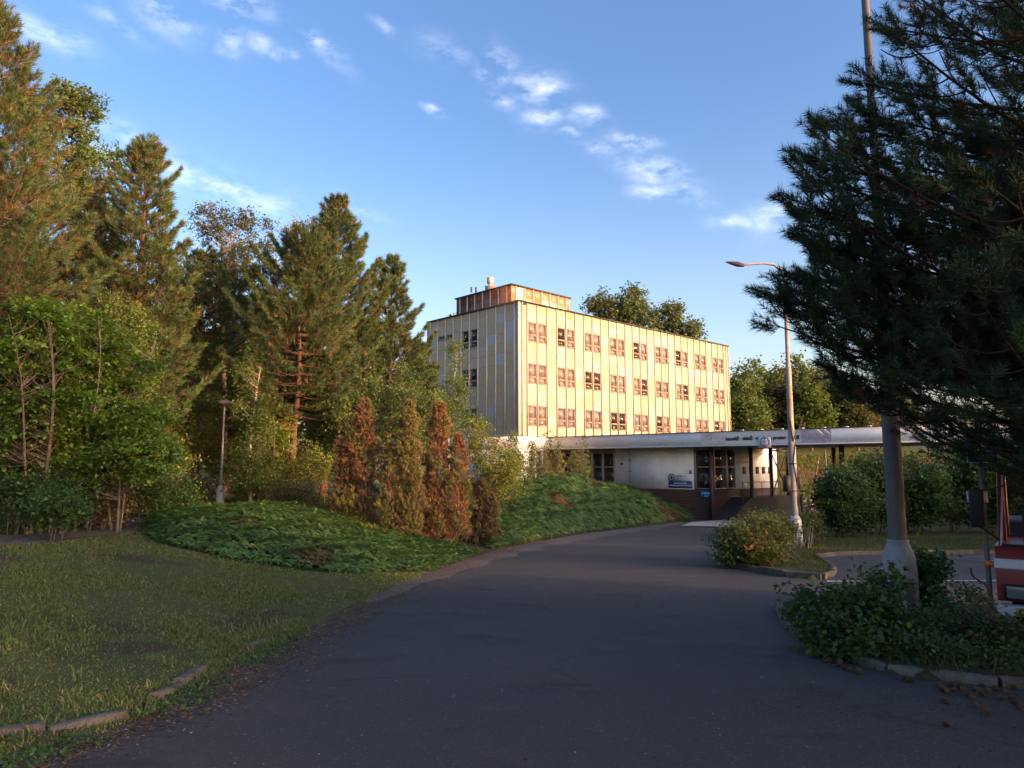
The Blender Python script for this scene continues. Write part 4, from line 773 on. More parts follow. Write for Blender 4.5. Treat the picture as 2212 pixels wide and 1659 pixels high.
leafy('loose green bush left of the tall bush behind the brown junipers', 740, 33, [(740,860,45,40),(700,900,45,50),(740,940,60,60)], 11000, .085, GR2, 62, UG, stems=5, cat='bush', name='bush', clus=120, cr=.42, stemr=.03)
leafy('leafy bush right of the brown junipers below the painted band', 1060, 33, [(1050,985,45,45),(1090,1010,38,40),(1030,940,25,35),(1070,1050,60,40)], 12000, .085, GR4, 63, UG, stems=5, cat='bush', name='bush', clus=130, cr=.42, stemr=.02)
leafy('slender upright shrub against the painted band', 1107, 40, [(1108,960,12,32),(1112,1000,22,35),(1125,1040,30,30)], 3600, .1, GR2, 64, UG, stems=3, cat='bush', name='bush', clus=50, cr=.35, stemr=.02)
# willow saplings before the lit corner
SGG = 'willow saplings in front of the ground floor'
SAP = [(1152,1010,12,62,'thin sapling before the shop window corner'),(1182,1000,16,80,'tallest sapling reaching across the painted band'),(1205,1005,15,60,'leafy sapling right of the tallest one'),(1240,1015,13,45,'short sapling beside the dark glass wall'),(1262,1000,9,55,'narrow sapling in front of the dark windows')]
for k, (px, py, rx, ry, lb) in enumerate(SAP):
    leafy(lb, px, 46+k*.7, [(px, py-ry*.35, rx*.55, ry*.7),(px, py+ry*.3, rx, ry*.6)], 1300, .11, [(.16,.17,.05),(.12,.14,.045)], 70+k, SGG, stems=4, cat='sapling', name='willow_sapling', clus=45, cr=.28, stemr=.018, flat=1.3, up=.1)
# tree tops behind the block and the wood on the far hill
def copy_tree(o, loc, rz, sc, label, group=None):
    r = o.copy(); C.objects.link(r); r.location = loc; r.rotation_euler = (0,0,rz); r.scale = sc; r['label'] = label
    if group: r['group'] = group
    for ch in list(o.children):
        c = ch.copy(); C.objects.link(c); c.parent = r
    return r
BG_ = 'tree tops rising behind the office roof'
leafy('rounded poplar top left of the pair behind the office roof', 1345, 112, [(1300,660,30,28),(1365,655,42,35),(1330,690,40,25),(1400,690,20,20),(1340,750,50,40)], 12000, .42, [(.11,.14,.06),(.085,.115,.05)], 81, BG_, clus=130, cr=1.3, name='poplar_tree', stemr=.25, barkc=(.2,.17,.13))
leafy('lower poplar top right of the pair behind the office roof', 1450, 114, [(1450,672,24,24),(1430,700,40,22),(1490,712,35,18),(1460,740,55,30)], 9000, .42, [(.11,.14,.06),(.085,.115,.05)], 82, BG_, clus=100, cr=1.3, name='poplar_tree', stemr=.25, barkc=(.2,.17,.13))
leafy('small tree top peeking over the left end of the office roof', 985, 112, [(985,690,16,10),(985,720,20,30)], 1800, .42, GR2, 83, BG_, clus=30, cr=1.0, name='poplar_tree', stemr=.2)
HGp = 'trees on the hill behind the canopy'
ft = [broadleaf('round green tree nearest the right end of the office block', *at(1605, 900, 98)[:2], [B(1600,850,98,34,60),B(1620,900,98,40,50),B(1590,905,98,25,40)], 13000, .34, GR2, 91, HGp, clus=140, cr=1.3, name='far_tree', stemr=.2),
      broadleaf('wide green tree behind the left banner letters', *at(1680, 900, 101)[:2], [B(1680,850,101,44,52),B(1660,900,101,50,40),B(1710,890,101,40,50)], 14000, .34, [(.06,.085,.03),(.08,.1,.035),(.1,.085,.04)], 92, HGp, clus=150, cr=1.3, name='far_tree', stemr=.2),
      broadleaf('brighter green tree behind the street lamp', *at(1750, 900, 99)[:2], [B(1745,860,99,40,48),B(1760,910,99,42,40),B(1725,905,99,36,30)], 14000, .34, [(.1,.14,.035),(.08,.12,.03)], 93, HGp, clus=150, cr=1.3, name='far_tree', stemr=.2)]
sp = [(0,1640,108,1.15,'dark tall tree behind the nearest hill trees'),(1,1790,104,1.05,'wide tree left of the near pine branches'),(2,1590,112,1.1,'tree touching the edge of the office block'),(0,1730,112,1.25,'tallest tree of the hill behind the street lamp'),(1,1850,100,.9,'hill tree seen through the lowest pine branches'),(2,1900,104,.85,'hill tree behind the tall near pole'),(0,1960,108,.75,'low hill tree right of the tall near pole'),(1,2020,112,.62,'small hill tree before the far halls'),(2,1835,112,1.0,'pale hill tree beyond the banner end')]
for (k, px, Yc, s_, lb) in sp:
    p = at(px, 900, Yc); copy_tree(ft[k], (p[0], Yc, float(gz(p[0], Yc))-.2), px*.7, (s_, s_, s_), lb, HGp)
# dark leafy bushes right of the gate road
RG = 'dark bushes beside the side road'
for k, (px, py, Y, rx, ry, lb) in enumerate([(1815,1075,31,60,66,'dark bush left end of the row by the barrier'),(1885,1055,33,72,72,'dark bush behind the tall near pole'),(1965,1055,33,75,75,'dark bush right of the tall near pole'),(2050,1040,34,80,85,'tall dark bush left of the sign post'),(2140,1050,34,80,90,'dark bush behind the parked truck'),(2230,1020,34,70,120,'dark bush at the right picture edge')]):
    leafy(lb, px, Y, [(px,py,rx,ry),(px-rx*.5,py+ry*.5,rx*.6,ry*.5),(px+rx*.5,py+ry*.45,rx*.6,ry*.5),(px+10,py-ry*.15,rx*.7,ry*.6)], 11000, .14, GR3, 100+k, RG, stems=5, cat='bush', name='bush', clus=130, cr=.55, stemr=.03, surf=.65)
# hedge on the island round the street lamp
hb = [B(1592,1172,19.5,42,32),B(1640,1156,20.5,50,38),B(1672,1150,22.5,38,36),B(1715,1138,27.6,26,26),B(1748,1135,27.8,16,26),B(1640,1192,19,45,32),B(1585,1205,20,28,20),B(1680,1195,21.5,22,26)]
broadleaf('ragged hedge with yellow and orange leaves round the lamp foot', 8.0, 20.5, hb, 34000, .075, GR5, 120, None, stems=8, cat='hedge', name='hedge', clus=330, cr=.34, stemr=.015, up=.7, pw=(.42,.24,.26,.08), surf=.6)
# near shrubs on the bed with the pole
NG = 'shrubs on the near bed'
broadleaf('low broad leaved shrub in front of the tall near pole', 4.55, 8.9, [B(1800,1330,9,70,50,.5),B(1870,1330,9,70,60,.6),B(1760,1350,8.8,40,35,.35),B(1850,1380,8.4,90,45,.5),B(1905,1260,9.3,45,35,.3),B(1735,1310,9.2,35,18,.25)], 9500, .07, GR3+[(.07,.11,.02)], 121, NG, stems=7, cat='shrub', name='shrub', clus=190, cr=.22, stemr=.008, up=.6)
broadleaf('upright shrub just right of the near pole base', 6.35, 11.4, [B(1985,1240,11.2,45,40,.3),B(1990,1290,11,40,40,.35),B(2010,1215,11.3,40,20,.2)], 3800, .07, GR3, 122, NG, stems=5, cat='shrub', name='shrub', clus=80, cr=.22, stemr=.008)
broadleaf('tangle of low shrubs in front of the truck', 6.2, 8.2, [B(1990,1370,8.6,75,50,.5),B(2080,1350,8.7,75,50,.5),B(2160,1390,8.2,80,50,.5),B(2240,1400,8,70,60,.5),B(2070,1420,7.7,110,40,.4),B(2100,1300,9,40,25,.2),B(1960,1420,7.9,60,40,.4),B(2190,1450,7.4,60,30,.3)], 17000, .045, GR3+[(.09,.07,.03)], 123, NG, stems=9, cat='shrub', name='shrub', clus=330, cr=.2, stemr=.007, up=.6)

# ------------------------------------------------------------------ junipers
def spread_bed(label, poly, hfun, n, seed, slen=.38, pal=None, name='spreading_juniper', flow=(.5,-.8)):
    r = np.random.default_rng(seed); P_ = np.array(poly); x0, y0 = P_.min(0); x1, y1 = P_.max(0); cx_, cy_ = P_.mean(0)
    root = empty(name, (cx_, cy_, float(gz(cx_, cy_))), label, 'juniper', 'beds of spreading juniper')
    seg = list(zip(poly, poly[1:]+poly[:1]))
    def edge(x, y):
        d = np.full(np.shape(x), 99.)
        for (a, b), (c, e) in seg:
            L2 = (c-a)**2+(e-b)**2; t = np.clip(((x-a)*(c-a)+(y-b)*(e-b))/L2, 0, 1); d = np.minimum(d, np.hypot(x-a-t*(c-a), y-b-t*(e-b)))
        return d
    def surf(x, y): return gz(x, y)+hfun(x, y)*np.clip(edge(x, y)/.55, 0, 1)**.6*(1+.16*np.sin(x*2.7+y*1.1)*np.sin(y*2.1-x*.6)+.1*np.sin(x*5.1-y*3.7))
    xs_ = np.arange(x0, x1, .3); ys_ = np.arange(y0, y1, .3); XX, YY = np.meshgrid(xs_, ys_); inn = inpoly(XX, YY, poly); ZZ = np.where(inn, surf(XX, YY)-.2, gz(XX, YY)-.25); nx = len(xs_); i = np.arange(len(ys_)-1)[:,None]*nx; j = np.arange(nx-1)[None,:]
    g = Geo(); g.add(np.stack([XX, YY, ZZ], -1).reshape(-1,3), np.stack([i+j, i+j+1, i+nx+j+1, i+nx+j], -1).reshape(-1,4), (.022,.028,.012)); part(g, 'undergrowth', M['ground'], root, True)
    x = r.uniform(x0, x1, n*3); y = r.uniform(y0, y1, n*3); ok = inpoly(x, y, poly); x, y = x[ok][:n], y[ok][:n]; n = len(x); z = surf(x, y)
    e = .15; nx_ = -(surf(x+e, y)-surf(x-e, y))/(2*e); ny_ = -(surf(x, y+e)-surf(x, y-e))/(2*e); N_ = unit(np.stack([nx_, ny_, np.ones(n)], -1))
    fl = np.stack([nx_*1.2+flow[0]+r.normal(0,.8,n), ny_*1.2+flow[1]+r.normal(0,.8,n), np.zeros(n)], -1); fl = unit(fl); fl = unit(fl-N_*(fl*N_).sum(1)[:,None]+N_*(.35+.25*r.normal(size=n))[:,None])
    L = slen*(1+r.normal(0,.25,n)).clip(.4,1.7); P = np.stack([x, y, z], -1)-fl*(L*.4)[:,None]; S = unit(np.cross(fl, N_))
    pal = pal or [(.07,.145,.04),(.05,.105,.034),(.1,.18,.045),(.14,.16,.045)]
    cols = vary(r, n, pal, (.4,.3,.22,.08), .16)
    for (a, b, rr, c) in getattr(hfun, 'brown', []): m_ = (x-a)**2+(y-b)**2 < rr*rr; cols[m_ & (r.random(n) < .8)] = c
    g = Geo(); m_ = 8
    for k in range(m_):
        t = (k+.5)/m_
        c0 = P+fl*(L*t)[:,None]+N_*(L*(.16*math.sin(t*2.6)-.1*t*t))[:,None]
        for sgn in (-1, 1):
            d = unit(fl*.85+S*sgn*(.75-.25*t)+N_*(.12)-np.array([0,0,.1])+r.normal(0,.12,(n,3))); ln = (L*(.36*(1-t*.7)))[:,None]; wv = unit(np.cross(d, N_))*(.009+.008*(1-t))
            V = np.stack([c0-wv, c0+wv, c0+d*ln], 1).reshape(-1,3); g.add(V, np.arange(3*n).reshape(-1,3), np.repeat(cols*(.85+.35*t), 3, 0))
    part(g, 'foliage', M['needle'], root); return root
h1 = lambda x, y: (.24+.34*np.exp(-((x+6.5)/3.0)**2-((y-20)/3.4)**2))*np.interp(x, [-4,-1.2], [1,.6])
h1.brown = [(-4.6,17.0,.55,(.1,.08,.03)),(-2.4,17.4,.3,(.12,.05,.03)),(-7.0,19.0,.4,(.1,.1,.03)),(-4.5,23.4,.6,(.14,.15,.03))]
b1 = [gp(*q)[:2] for q in [(300,1150),(345,1180),(480,1212),(640,1236),(780,1246),(900,1240),(990,1215),(1040,1192)]]
bed1 = [tuple(b) for b in b1]+[(-1.3,24.2),(-3.2,24.6),(-5.5,25.6),(-8.2,26.0),(-10.3,24.5),(-10.6,21.5)]
spread_bed('long low bed of green juniper beside the lawn on the left', bed1, h1, 24000, 131, .25)
h2 = lambda x, y: .42+.7*np.exp(-((x-5.5)/4.2)**2-((y-44.)/6)**2)+.15*np.sin(x*.8)+.35*np.clip((y-30)/15, 0, 1)
h2.brown = [(4,34,.7,(.16,.09,.03)),(8,42,.7,(.15,.08,.04)),(9.5,47,.8,(.2,.08,.04)),(11,48.5,.7,(.17,.08,.04)),(2.5,38,.7,(.16,.08,.04)),(5,46,.7,(.18,.09,.04))]
bed2 = [(float(xe(y))-.25, y) for y in (25,28,31,34,37,40,43,45.8,48.2)]+[(12.6,50.6),(11.8,52.2),(9,53.2),(5.5,53.5),(2.5,51),(.5,46),(-1,40),(-1.5,33),(-1.4,28)]
spread_bed('big mounded bed of green juniper with rusty patches before the gatehouse', bed2, h2, 25000, 132, .4)
def column_juniper(label, px, ybase, ytop, rpx, seed, tops, pal, pw, Y=None, n=2300):
    r = np.random.default_rng(seed); b = gp(px, ybase); Y = Y or b[1]; x = at(px, ybase, Y)[0]; zb = float(gz(x, Y))-.05; k = Y/FOC; root = empty('columnar_juniper', (x, Y, zb), label, 'juniper', 'browning upright junipers')
    gt, gc = Geo(), Geo(); PP, DD, CC, LL_ = [], [], [], []
    for (dx, yt, rr, w_) in tops:
        zt = at(px, yt, Y)[2]; m_ = int(n*w_); t = r.random(m_)**.85; z = zb+.12+t*(zt-zb-.15); prof = np.interp(t, [0,.1,.35,.7,.9,1], [.55,.85,1,.75,.45,.12])*(1+.22*np.sin(z*7+seed)+.15*np.sin(z*13)); az = r.random(m_)*6.283; rad = rr*k*prof*(.45+.55*np.sqrt(r.random(m_)))*(1+.25*np.sin(az*3+z*4))
        xo = x+dx*k; yo = Y+r.normal(0,.02); p = np.stack([xo+rad*np.cos(az), yo+rad*np.sin(az), z], -1); PP.append(p); DD.append(np.stack([np.cos(az)*.55, np.sin(az)*.55, np.full(m_, .9)], -1)+r.normal(0,.4,(m_,3)))
        c = vary(r, m_, pal, pw, .22); tip = (np.sin(z*3.1+az*2+seed) > .55) & (rad > rr*k*prof*.7); c[tip] = vary(r, int(tip.sum()), [(.12,.12,.03)], None, .2); CC.append(c)
        gt.tube([(x+dx*k*.3, yo, zb-.1), (xo, yo, zb+.5), (xo, yo, zt-.4)], [.06,.05,.015], 6, (.2,.13,.09))
        for q in range(9): a_ = r.random()*6.28; z_ = zb+r.uniform(.1,.9); gt.tube([(xo, yo, z_), (xo+math.cos(a_)*rr*k*.7, yo+math.sin(a_)*rr*k*.7, z_+.45)], [.02,.006], 4, (.25,.16,.11), cap=False)
    part(gt, 'stems', M['bark'], root); P, D, Cq = np.concatenate(PP), np.concatenate(DD), np.concatenate(CC)
    add_needles(gc, r, P, D, 15, .1, .018, .75, .13, Cq); part(gc, 'foliage', M['needle'], root)
BRN = [(.2,.1,.052),(.15,.078,.042),(.26,.13,.066),(.1,.11,.04)]; bw = (.42,.28,.22,.08)
column_juniper('tall rust brown juniper column, leftmost of the three large ones', 775, 1112, 866, 40, 141, [(8,866,30,.55),(-18,950,28,.3),(-42,945,18,.15)], BRN, bw, 25, 3300)
column_juniper('brown and green juniper with a narrow top between the two rust columns', 868, 1132, 868, 45, 142, [(12,868,24,.45),(-22,960,28,.35),(26,1000,20,.2)], [(.2,.12,.06),(.15,.14,.05),(.12,.14,.045)], (.5,.25,.25), 24.5, 3600)
column_juniper('tall rust brown juniper with forked top, rightmost of the large ones', 955, 1142, 874, 45, 143, [(-8,874,30,.5),(34,940,26,.35),(-26,1000,16,.15)], BRN, bw, 25, 3600)
column_juniper('short dead grey brown juniper beside the right juniper bed', 1042, 1158, 1030, 28, 144, [(-4,1040,20,.6),(18,1070,17,.4)], [(.07,.05,.035),(.09,.06,.04)], (.5,.5), 26.5, 1500)

# ------------------------------------------------------------------ the near pine on the right
OUT = [(-200,1960),(0,1925),(60,1905),(160,1850),(200,1845),(250,1800),(290,1815),(325,1732),(370,1735),(430,1705),(480,1712),(520,1735),(575,1760),(590,1650),(640,1640),(700,1690),(740,1755),(790,1755),(830,1775),(870,1800),(920,1840),(960,1960),(1010,2050),(1060,2090),(1120,2160),(1150,2240)]
OY = np.array([q[0] for q in OUT], float); OXx = np.array([q[1] for q in OUT], float)
cP, sP = math.cos(PITCH), math.sin(PITCH)
def prj(P):
    d = P[...,1]*cP+P[...,2]*sP; u_ = -P[...,1]*sP+P[...,2]*cP; d = np.where(d < .3, 1e9, d); return CXP+FOC*P[...,0]/d, CYP-FOC*u_/d
def near_pine():
    r = np.random.default_rng(200); x, y = 8.8, 6.9; zb = float(gz(x, y)); zt = 7.6; root = empty('pine_tree', (x, y, zb), 'big dark pine with long drooping limbs close on the right', 'pine')
    g = Geo(); zz = np.linspace(zb, zt, 16); g.tube(np.c_[x+.08*np.sin(zz*.7), y+.06*np.cos(zz*.5), zz], .2*(1-(zz-zb)/(zt-zb)*.9), 10, (.12,.07,.05)); part(g, 'trunk', M['bark'], root, True)
    gb, gc = Geo(), Geo(); TP, TD, TC = [], [], []; z = -.75
    def limb(pts, Lm, hd, side, vis, z, slack=0, boost=1.0):
        u_ = np.linspace(0, 1, len(pts))
        gb.tube(pts, np.linspace(.03+.006*Lm, .008, len(pts)), 6, (.035,.026,.02), cap=False)
        et = pts[-1]+r.normal(0,.05,(6,3)); TP.append(et if True else et); TD.append(np.tile(pts[-1]-pts[-3], (6,1))*4+r.normal(0,.5,(6,3))+np.array([0,0,.5])); TC.append(vary(r, 6, [(.028,.048,.02)], None, .15))
        n2 = int(Lm*6*boost) if vis else int(Lm*3)
        for q in range(n2):
            f = .22+.78*(q+r.random())/n2; b0 = np.array([np.interp(f, u_, pts[:,c]) for c in range(3)]); sg = 1 if q % 2 else -1; l2 = (.35+(1-f)*1.15)*r.uniform(.6,1.1)
            d2 = unit(hd*.8+side*sg*r.uniform(.35,1.0)+np.array([0,0,r.uniform(-.15,.35)])); v_ = np.linspace(0, 1, 6); p2 = b0+d2*(l2*v_)[:,None]+np.array([0,0,1])*(.22*l2*v_**2-.05*np.sin(v_*3))[:,None]
            e1, e2 = prj(p2[-1][None]); 
            if e1[0] < np.interp(e2[0], OY, OXx)+6-slack: continue
            gb.tube(p2, np.linspace(.011, .005, 6), 4, (.035,.024,.018), cap=False)
            ns = max(3, int(l2*(7 if z > .7 else 5))) if vis else 3
            fs = np.r_[.35+.6*r.random(ns-1), 1.0]; b3 = np.stack([np.interp(fs, v_, p2[:,c]) for c in range(3)], 1); d3 = unit(d2*.7+r.normal(0,.35,(ns,3))+np.array([0,0,.75])); b3 = b3+d3*(.12*r.random(ns))[:,None]
            ex, ey = prj(b3+d3*.22); ok = (ex > np.interp(ey, OY, OXx)-slack) & (ey < 1165); b3, d3 = b3[ok], d3[ok]
            TP.append(b3); TD.append(d3); c = vary(r, len(b3), [(.028,.048,.02),(.022,.04,.018),(.035,.06,.02),(.12,.06,.03)], (.45,.35,.17,.03), .15); TC.append(c)
    while z < zt-.3:
        vis = z < 7.2; nb = (8 if z > .7 else 6) if vis else 5; a0 = r.random()*6.28
        for k in range(nb):
            az = a0+k*6.283/nb+r.normal(0,.2); Lm = np.interp(z, [-.8,0,.8,2,4,5.5,7,7.6], [4.6,5.2,5.9,6.2,5.2,4.0,2.0,.6])*r.uniform(.85,1.1); Lm *= .68 if (.469*math.cos(az)+.883*math.sin(az)) > .45 else 1
            hd = np.array([math.cos(az), math.sin(az), 0]); side = np.array([-hd[1], hd[0], 0]); m_ = 14; u_ = np.linspace(0, 1, m_); up0 = np.interp(z, [-1,1,4,8], [.0,.05,.25,.5])
            pts = np.array([x, y, z])+hd*(Lm*u_)[:,None]+side*(np.sin(u_*3+k)*.12*Lm*u_)[:,None]+np.array([0,0,1])*(Lm*(up0*u_-.12*np.sin(u_*3.1)+.16*u_**3))[:,None]
            if hd[1] < 0 and hd[0] < 0 and np.min(np.hypot(pts[:,0], pts[:,1])) < 3.2: continue
            px, py = prj(pts); lim = np.interp(py, OY, OXx); bad = np.where((px < lim+22) & (px > -500))[0]
            bad2 = np.where(py > 1150)[0]; bad = np.concatenate([bad, bad2])
            if len(bad):
                if bad.min() < 5: continue
                q = bad.min(); f_ = (q-.5)/(m_-1); u2 = u_*f_; pts = np.stack([np.interp(u2, u_, pts[:,c]) for c in range(3)], 1); Lm *= f_; pts[-3:,2] += np.array([.02,.07,.16])
            if Lm < 1.0: continue
            limb(pts, Lm, hd, side, vis, z)
        z += .36 if vis else .6
    for (px, py, Yt) in [(1658,640,8.6),(1668,705,8.4),(1700,605,8.8),(1745,600,8.9),(1715,690,8.6),(1742,470,8.6),(1716,440,8.4),(1737,345,8.5),(1808,270,8.6),(1852,180,8.6),(1772,560,8.7),(1762,745,8.6),(1730,520,8.6),(1800,480,8.6),(1780,400,8.5),(1850,330,8.5),(1790,650,8.7),(1800,800,8.6),(1850,860,8.6),(1910,60,8.7),(1880,250,8.5),(1840,560,8.5),(1870,700,8.5)]:
        tip = at(px+14, py, Yt); s0 = np.array([x, y, tip[2]-.35-.12*(x-tip[0])]); u_ = np.linspace(0, 1, 14)[:,None]; pts = s0*(1-u_)+tip*u_+np.array([0,0,1])*(.25*u_**3-.3*np.sin(u_*3.14)-.25*u_+.0); pts[:,2] += (tip[2]-pts[-1,2])*u_[:,0]; hd = unit(tip-s0); hd[2] = 0; hd = unit(hd); side = np.array([-hd[1], hd[0], 0]); limb(pts, float(np.linalg.norm(tip-s0)), hd, side, True, 2.0, 6, 1.2)
    TP, TD, TC = np.concatenate(TP), np.concatenate(TD), np.concatenate(TC)
    X_, Y_ = prj(TP); near = (X_ > 1500) & (X_ < 2330) & (Y_ > -150); 
    add_needles(gc, r, TP[near], TD[near], 90, .105, .0075, .95, .27, TC[near]); add_needles(gc, r, TP[~near], TD[~near], 16, .12, .012, 1.0, .26, TC[~near])
    part(gb, 'branches', M['bark'], root); part(gc, 'crown', M['needle'], root)
near_pine()

# ------------------------------------------------------------------ trees beyond the right edge of the picture, whose shade lies over the road
SHG = 'trees along the right side of the site'
r0 = np.random.default_rng(5)
pf = [o for o in C.objects if o.name.startswith('pine_tree') and o.get('label', '').startswith(('pine with a rounded top', 'broad round topped'))]
for k, (px, Yc, lb) in enumerate([(-170,22,'pine just beyond the left picture edge beside the maples'),(-330,28,'second pine beyond the left picture edge'),(-150,33,'pine behind the maples beyond the left picture edge')]):
    p = at(px, 1000, Yc); copy_tree(pf[k % len(pf)], (p[0], Yc, float(gz(p[0], Yc))-.1), k*1.9+1, (1.05,)*3, lb, FG)
def shade_tree(x, y, h, rad, seed, label):
    z0 = float(gz(x, y)); return broadleaf(label, x, y, [(x, y, z0+h*.55, rad, rad, h*.45), (x+.6, y-.4, z0+h*.3, rad*1.1, rad*1.1, h*.3)], 5200, .3, GR2, seed, SHG, clus=110, cr=.9, name='roadside_tree')
sh = shade_tree(15.5, 1.5, 8.0, 2.8, 300, 'roadside tree right of the near pine, outside the picture edge'); 
def place(x, y, s_, rz, lb):
    c = copy_tree(sh, (x, y, float(gz(x, y))-.1), rz, (s_, s_, s_*.95), lb, SHG); return c
SPOTS = [(18,-3,.62),(13.5,-4,.6),(20,1.5,.62),(23,-6,.7),(11,-9,.7),(17.2,4.6,.55),(18.2,6.4,.38),(13,2.5,.5),(14.8,4,.5),(12,0,.5),(11,-3.5,.5)]          # q below the gap
for k, (x, y, s_) in enumerate(SPOTS): place(x, y, s_, k*1.3, 'roadside tree off to the right, number %s from the near pine' % ['two','three','four','five','six','seven','eight','nine','ten','eleven','twelve'][k])
# q = .5 x + .866 y ; the gap near q = 15..16
ROW = [(18.5,12.2,.72),(21.5,13.0,.78),(20.5,16.5,.72),(24,15.5,.8),(23.5,19.5,.72),(27,20,.8),(26.2,23,.7),(29.5,25,.78),(30.5,28.5,.72),(33.5,31,.8),(35.5,35.5,.72),(39,38,.8),(33,33.5,.72),(41,40.5,1.45),(45,42.5,1.5),(49,44,1.5),(53,47.5,1.5),(44,38,1.4),(38,41.5,1.3),(40.5,45,1.35),(36,38.5,1.2),(34,45.5,.95),(33.8,42.3,.9)]
NM = ['first','second','third','fourth','fifth','sixth','seventh','eighth','ninth','tenth','eleventh','twelfth','thirteenth','fourteenth and taller','fifteenth and taller','sixteenth and taller','seventeenth and taller','eighteenth and taller','nineteenth and taller','twentieth and taller','twenty first and taller','twenty second, nearest the canopy end,','twenty third, close to the canopy end,']
for k, (x, y, s_) in enumerate(ROW): place(x, y, s_*(1.12 if 26 < x < 40 and y > 19 else .74), k*2.1, '%s tree of the row past the right picture edge' % NM[k])

# ------------------------------------------------------------------ lamps and poles
def lathe_part(name, prof, c, m, par, sides=20): g = Geo(); g.lathe(prof, c, sides); return part(g, name, M[m], par, True)
def vents(par, c, zc, rad, ang, m='black'):
    for da in (-.42, .42):
        g = Geo(); a = ang+da
        for t in np.linspace(-.16, .16, 5)[:-1]:
            aa = [a+t, a+t+.08]; P = []
            for rr_ in (rad-.01, rad+.006):
                for zz_ in (zc-.028, zc+.028): P += [[c[0]+rr_*math.cos(aa[0]), c[1]+rr_*math.sin(aa[0]), zz_], [c[0]+rr_*math.cos(aa[1]), c[1]+rr_*math.sin(aa[1]), zz_]]
            g.add(P, [[0,1,3,2],[4,6,7,5],[0,4,5,1],[2,3,7,6],[0,2,6,4],[1,5,7,3]])
        part(g, 'vent_slot', M[m], par)
# near pole
nx_, ny_ = 5.67, 10.8; nz_ = float(gz(nx_, ny_)); np_ = empty('street_lamp', (nx_, ny_, nz_), 'tall grey lamp pole with conical concrete foot standing in the near shrubs', 'lamp pole')
tz = at(1883, 175, ny_)[2]
lathe_part('pole', [(.128,nz_+1.0),(.122,1.1),(.105,2.3),(.082,2.32),(.075,4.4),(.06,4.42),(.055,8.5)], (nx_, ny_), 'pole', np_)
sl = lathe_part('foot_sleeve', [(.245,nz_-.1),(.24,nz_+.1),(.232,nz_+.75),(.215,nz_+.95),(.16,nz_+1.1),(.14,nz_+1.15),(.15,nz_+1.17),(.14,nz_+1.185),(.12,nz_+1.185)], (nx_, ny_), 'greysleeve', np_, 28)
vents(sl, (nx_, ny_), nz_+.80, .231, -2.1)
g = Geo(); a_ = np.linspace(-1.75,-1.2,8)
for q in range(7):
    P = [[nx_+rr_*math.cos(t), ny_+rr_*math.sin(t), zz_] for rr_ in (.236,.243) for zz_ in (nz_+.2, nz_+.66) for t in (a_[q], a_[q+1])]
    g.add(P, [[0,1,3,2],[4,6,7,5],[0,4,5,1],[2,3,7,6]])
part(g, 'service_door', M['pole'], sl)
g = Geo(); 
for zz_, yy_ in ((1.0, .128), (2.33,.1)): g.lathe([(yy_-.01,zz_-.02),(yy_+.008,zz_-.015),(yy_+.008,zz_+.015),(yy_-.01,zz_+.02)], (nx_, ny_), 20)
part(g, 'band', M['darkmetal'], np_)
g = Geo(); g.tube([(nx_, ny_, 8.4), (nx_, ny_, 9.0), (nx_-.4, ny_, 9.4), (nx_-1.8, ny_, 9.5)], .035, 8); part(g, 'arm', M['pole'], np_)
g = Geo(); g.box(nx_-2.5, nx_-1.75, ny_-.14, ny_+.14, 9.43, 9.55); part(g, 'lamp_head', M['darkmetal'], np_)
# mid lamp
lx, ly = 9.95, 25.75; lz = float(gz(lx, ly)); lp = empty('street_lamp', (lx, ly, lz), 'rusty grey street lamp with curved arm and pale foot beside the hedge', 'street lamp')
zt_ = at(1697, 640, ly)[2]; zm_ = at(1710, 793, ly)[2]; zj_ = at(1715, 955, ly)[2]
lathe_part('pole', [(.135,lz+1.1),(.13,zj_-.1),(.125,zj_),(.105,zj_+.05),(.1,zm_-.05),(.1,zm_),(.075,zm_+.04),(.062,zt_)], (lx, ly), 'rustypole', lp)
sl = lathe_part('foot_sleeve', [(.235,lz-.1),(.235,lz+.12),(.225,lz+.75),(.21,lz+1.0),(.16,lz+1.12),(.13,lz+1.15)], (lx, ly), 'sleeve', lp, 28)
vents(sl, (lx, ly), lz+.86, .222, -1.95); vents(sl, (lx, ly), lz+.16, .236, -2.05)
g = Geo(); 
for q in range(7):
    a_ = np.linspace(-1.55,-.95,8); P = [[lx+rr_*math.cos(t), ly+rr_*math.sin(t), zz_] for rr_ in (.228,.236) for zz_ in (lz+.33, lz+.8) for t in (a_[q], a_[q+1])]; g.add(P, [[0,1,3,2],[4,6,7,5],[0,4,5,1],[2,3,7,6]])
part(g, 'service_door', M['sleeve'], sl)
AP = [at(px, py, ly) for (px, py) in ((1697,642),(1695,605),(1688,583),(1672,572),(1650,569),(1600,572))]
g = Geo(); g.tube(AP, [.062,.055,.05,.045,.04,.04], 10); part(g, 'arm', M['rustypole'], lp, True)
h0, h1_ = at(1604, 573, ly), at(1568, 566, ly); g = Geo(); g.tube([h0+(.06,0,0), h0, h0*.7+h1_*.3, h0*.3+h1_*.7, h1_], [.05,.07,.095,.06,.02], 10); part(g, 'lamp_head', M['darkmetal'], lp, True)
g = Geo(); KP = [(lx+.17, ly-.1, lz+1.0), (lx+.1, ly-.13, lz+2.2), (lx-.02, ly-.14, lz+3.0), (lx+.1, ly-.14, lz+3.8), (lx-.1, ly-.12, lz+4.6), (lx+.02, ly-.12, zj_), (lx+.1, ly-.1, zj_+.25), (lx+.35, ly, zj_+.6), (lx+.5, ly+.1, zj_+.95)]
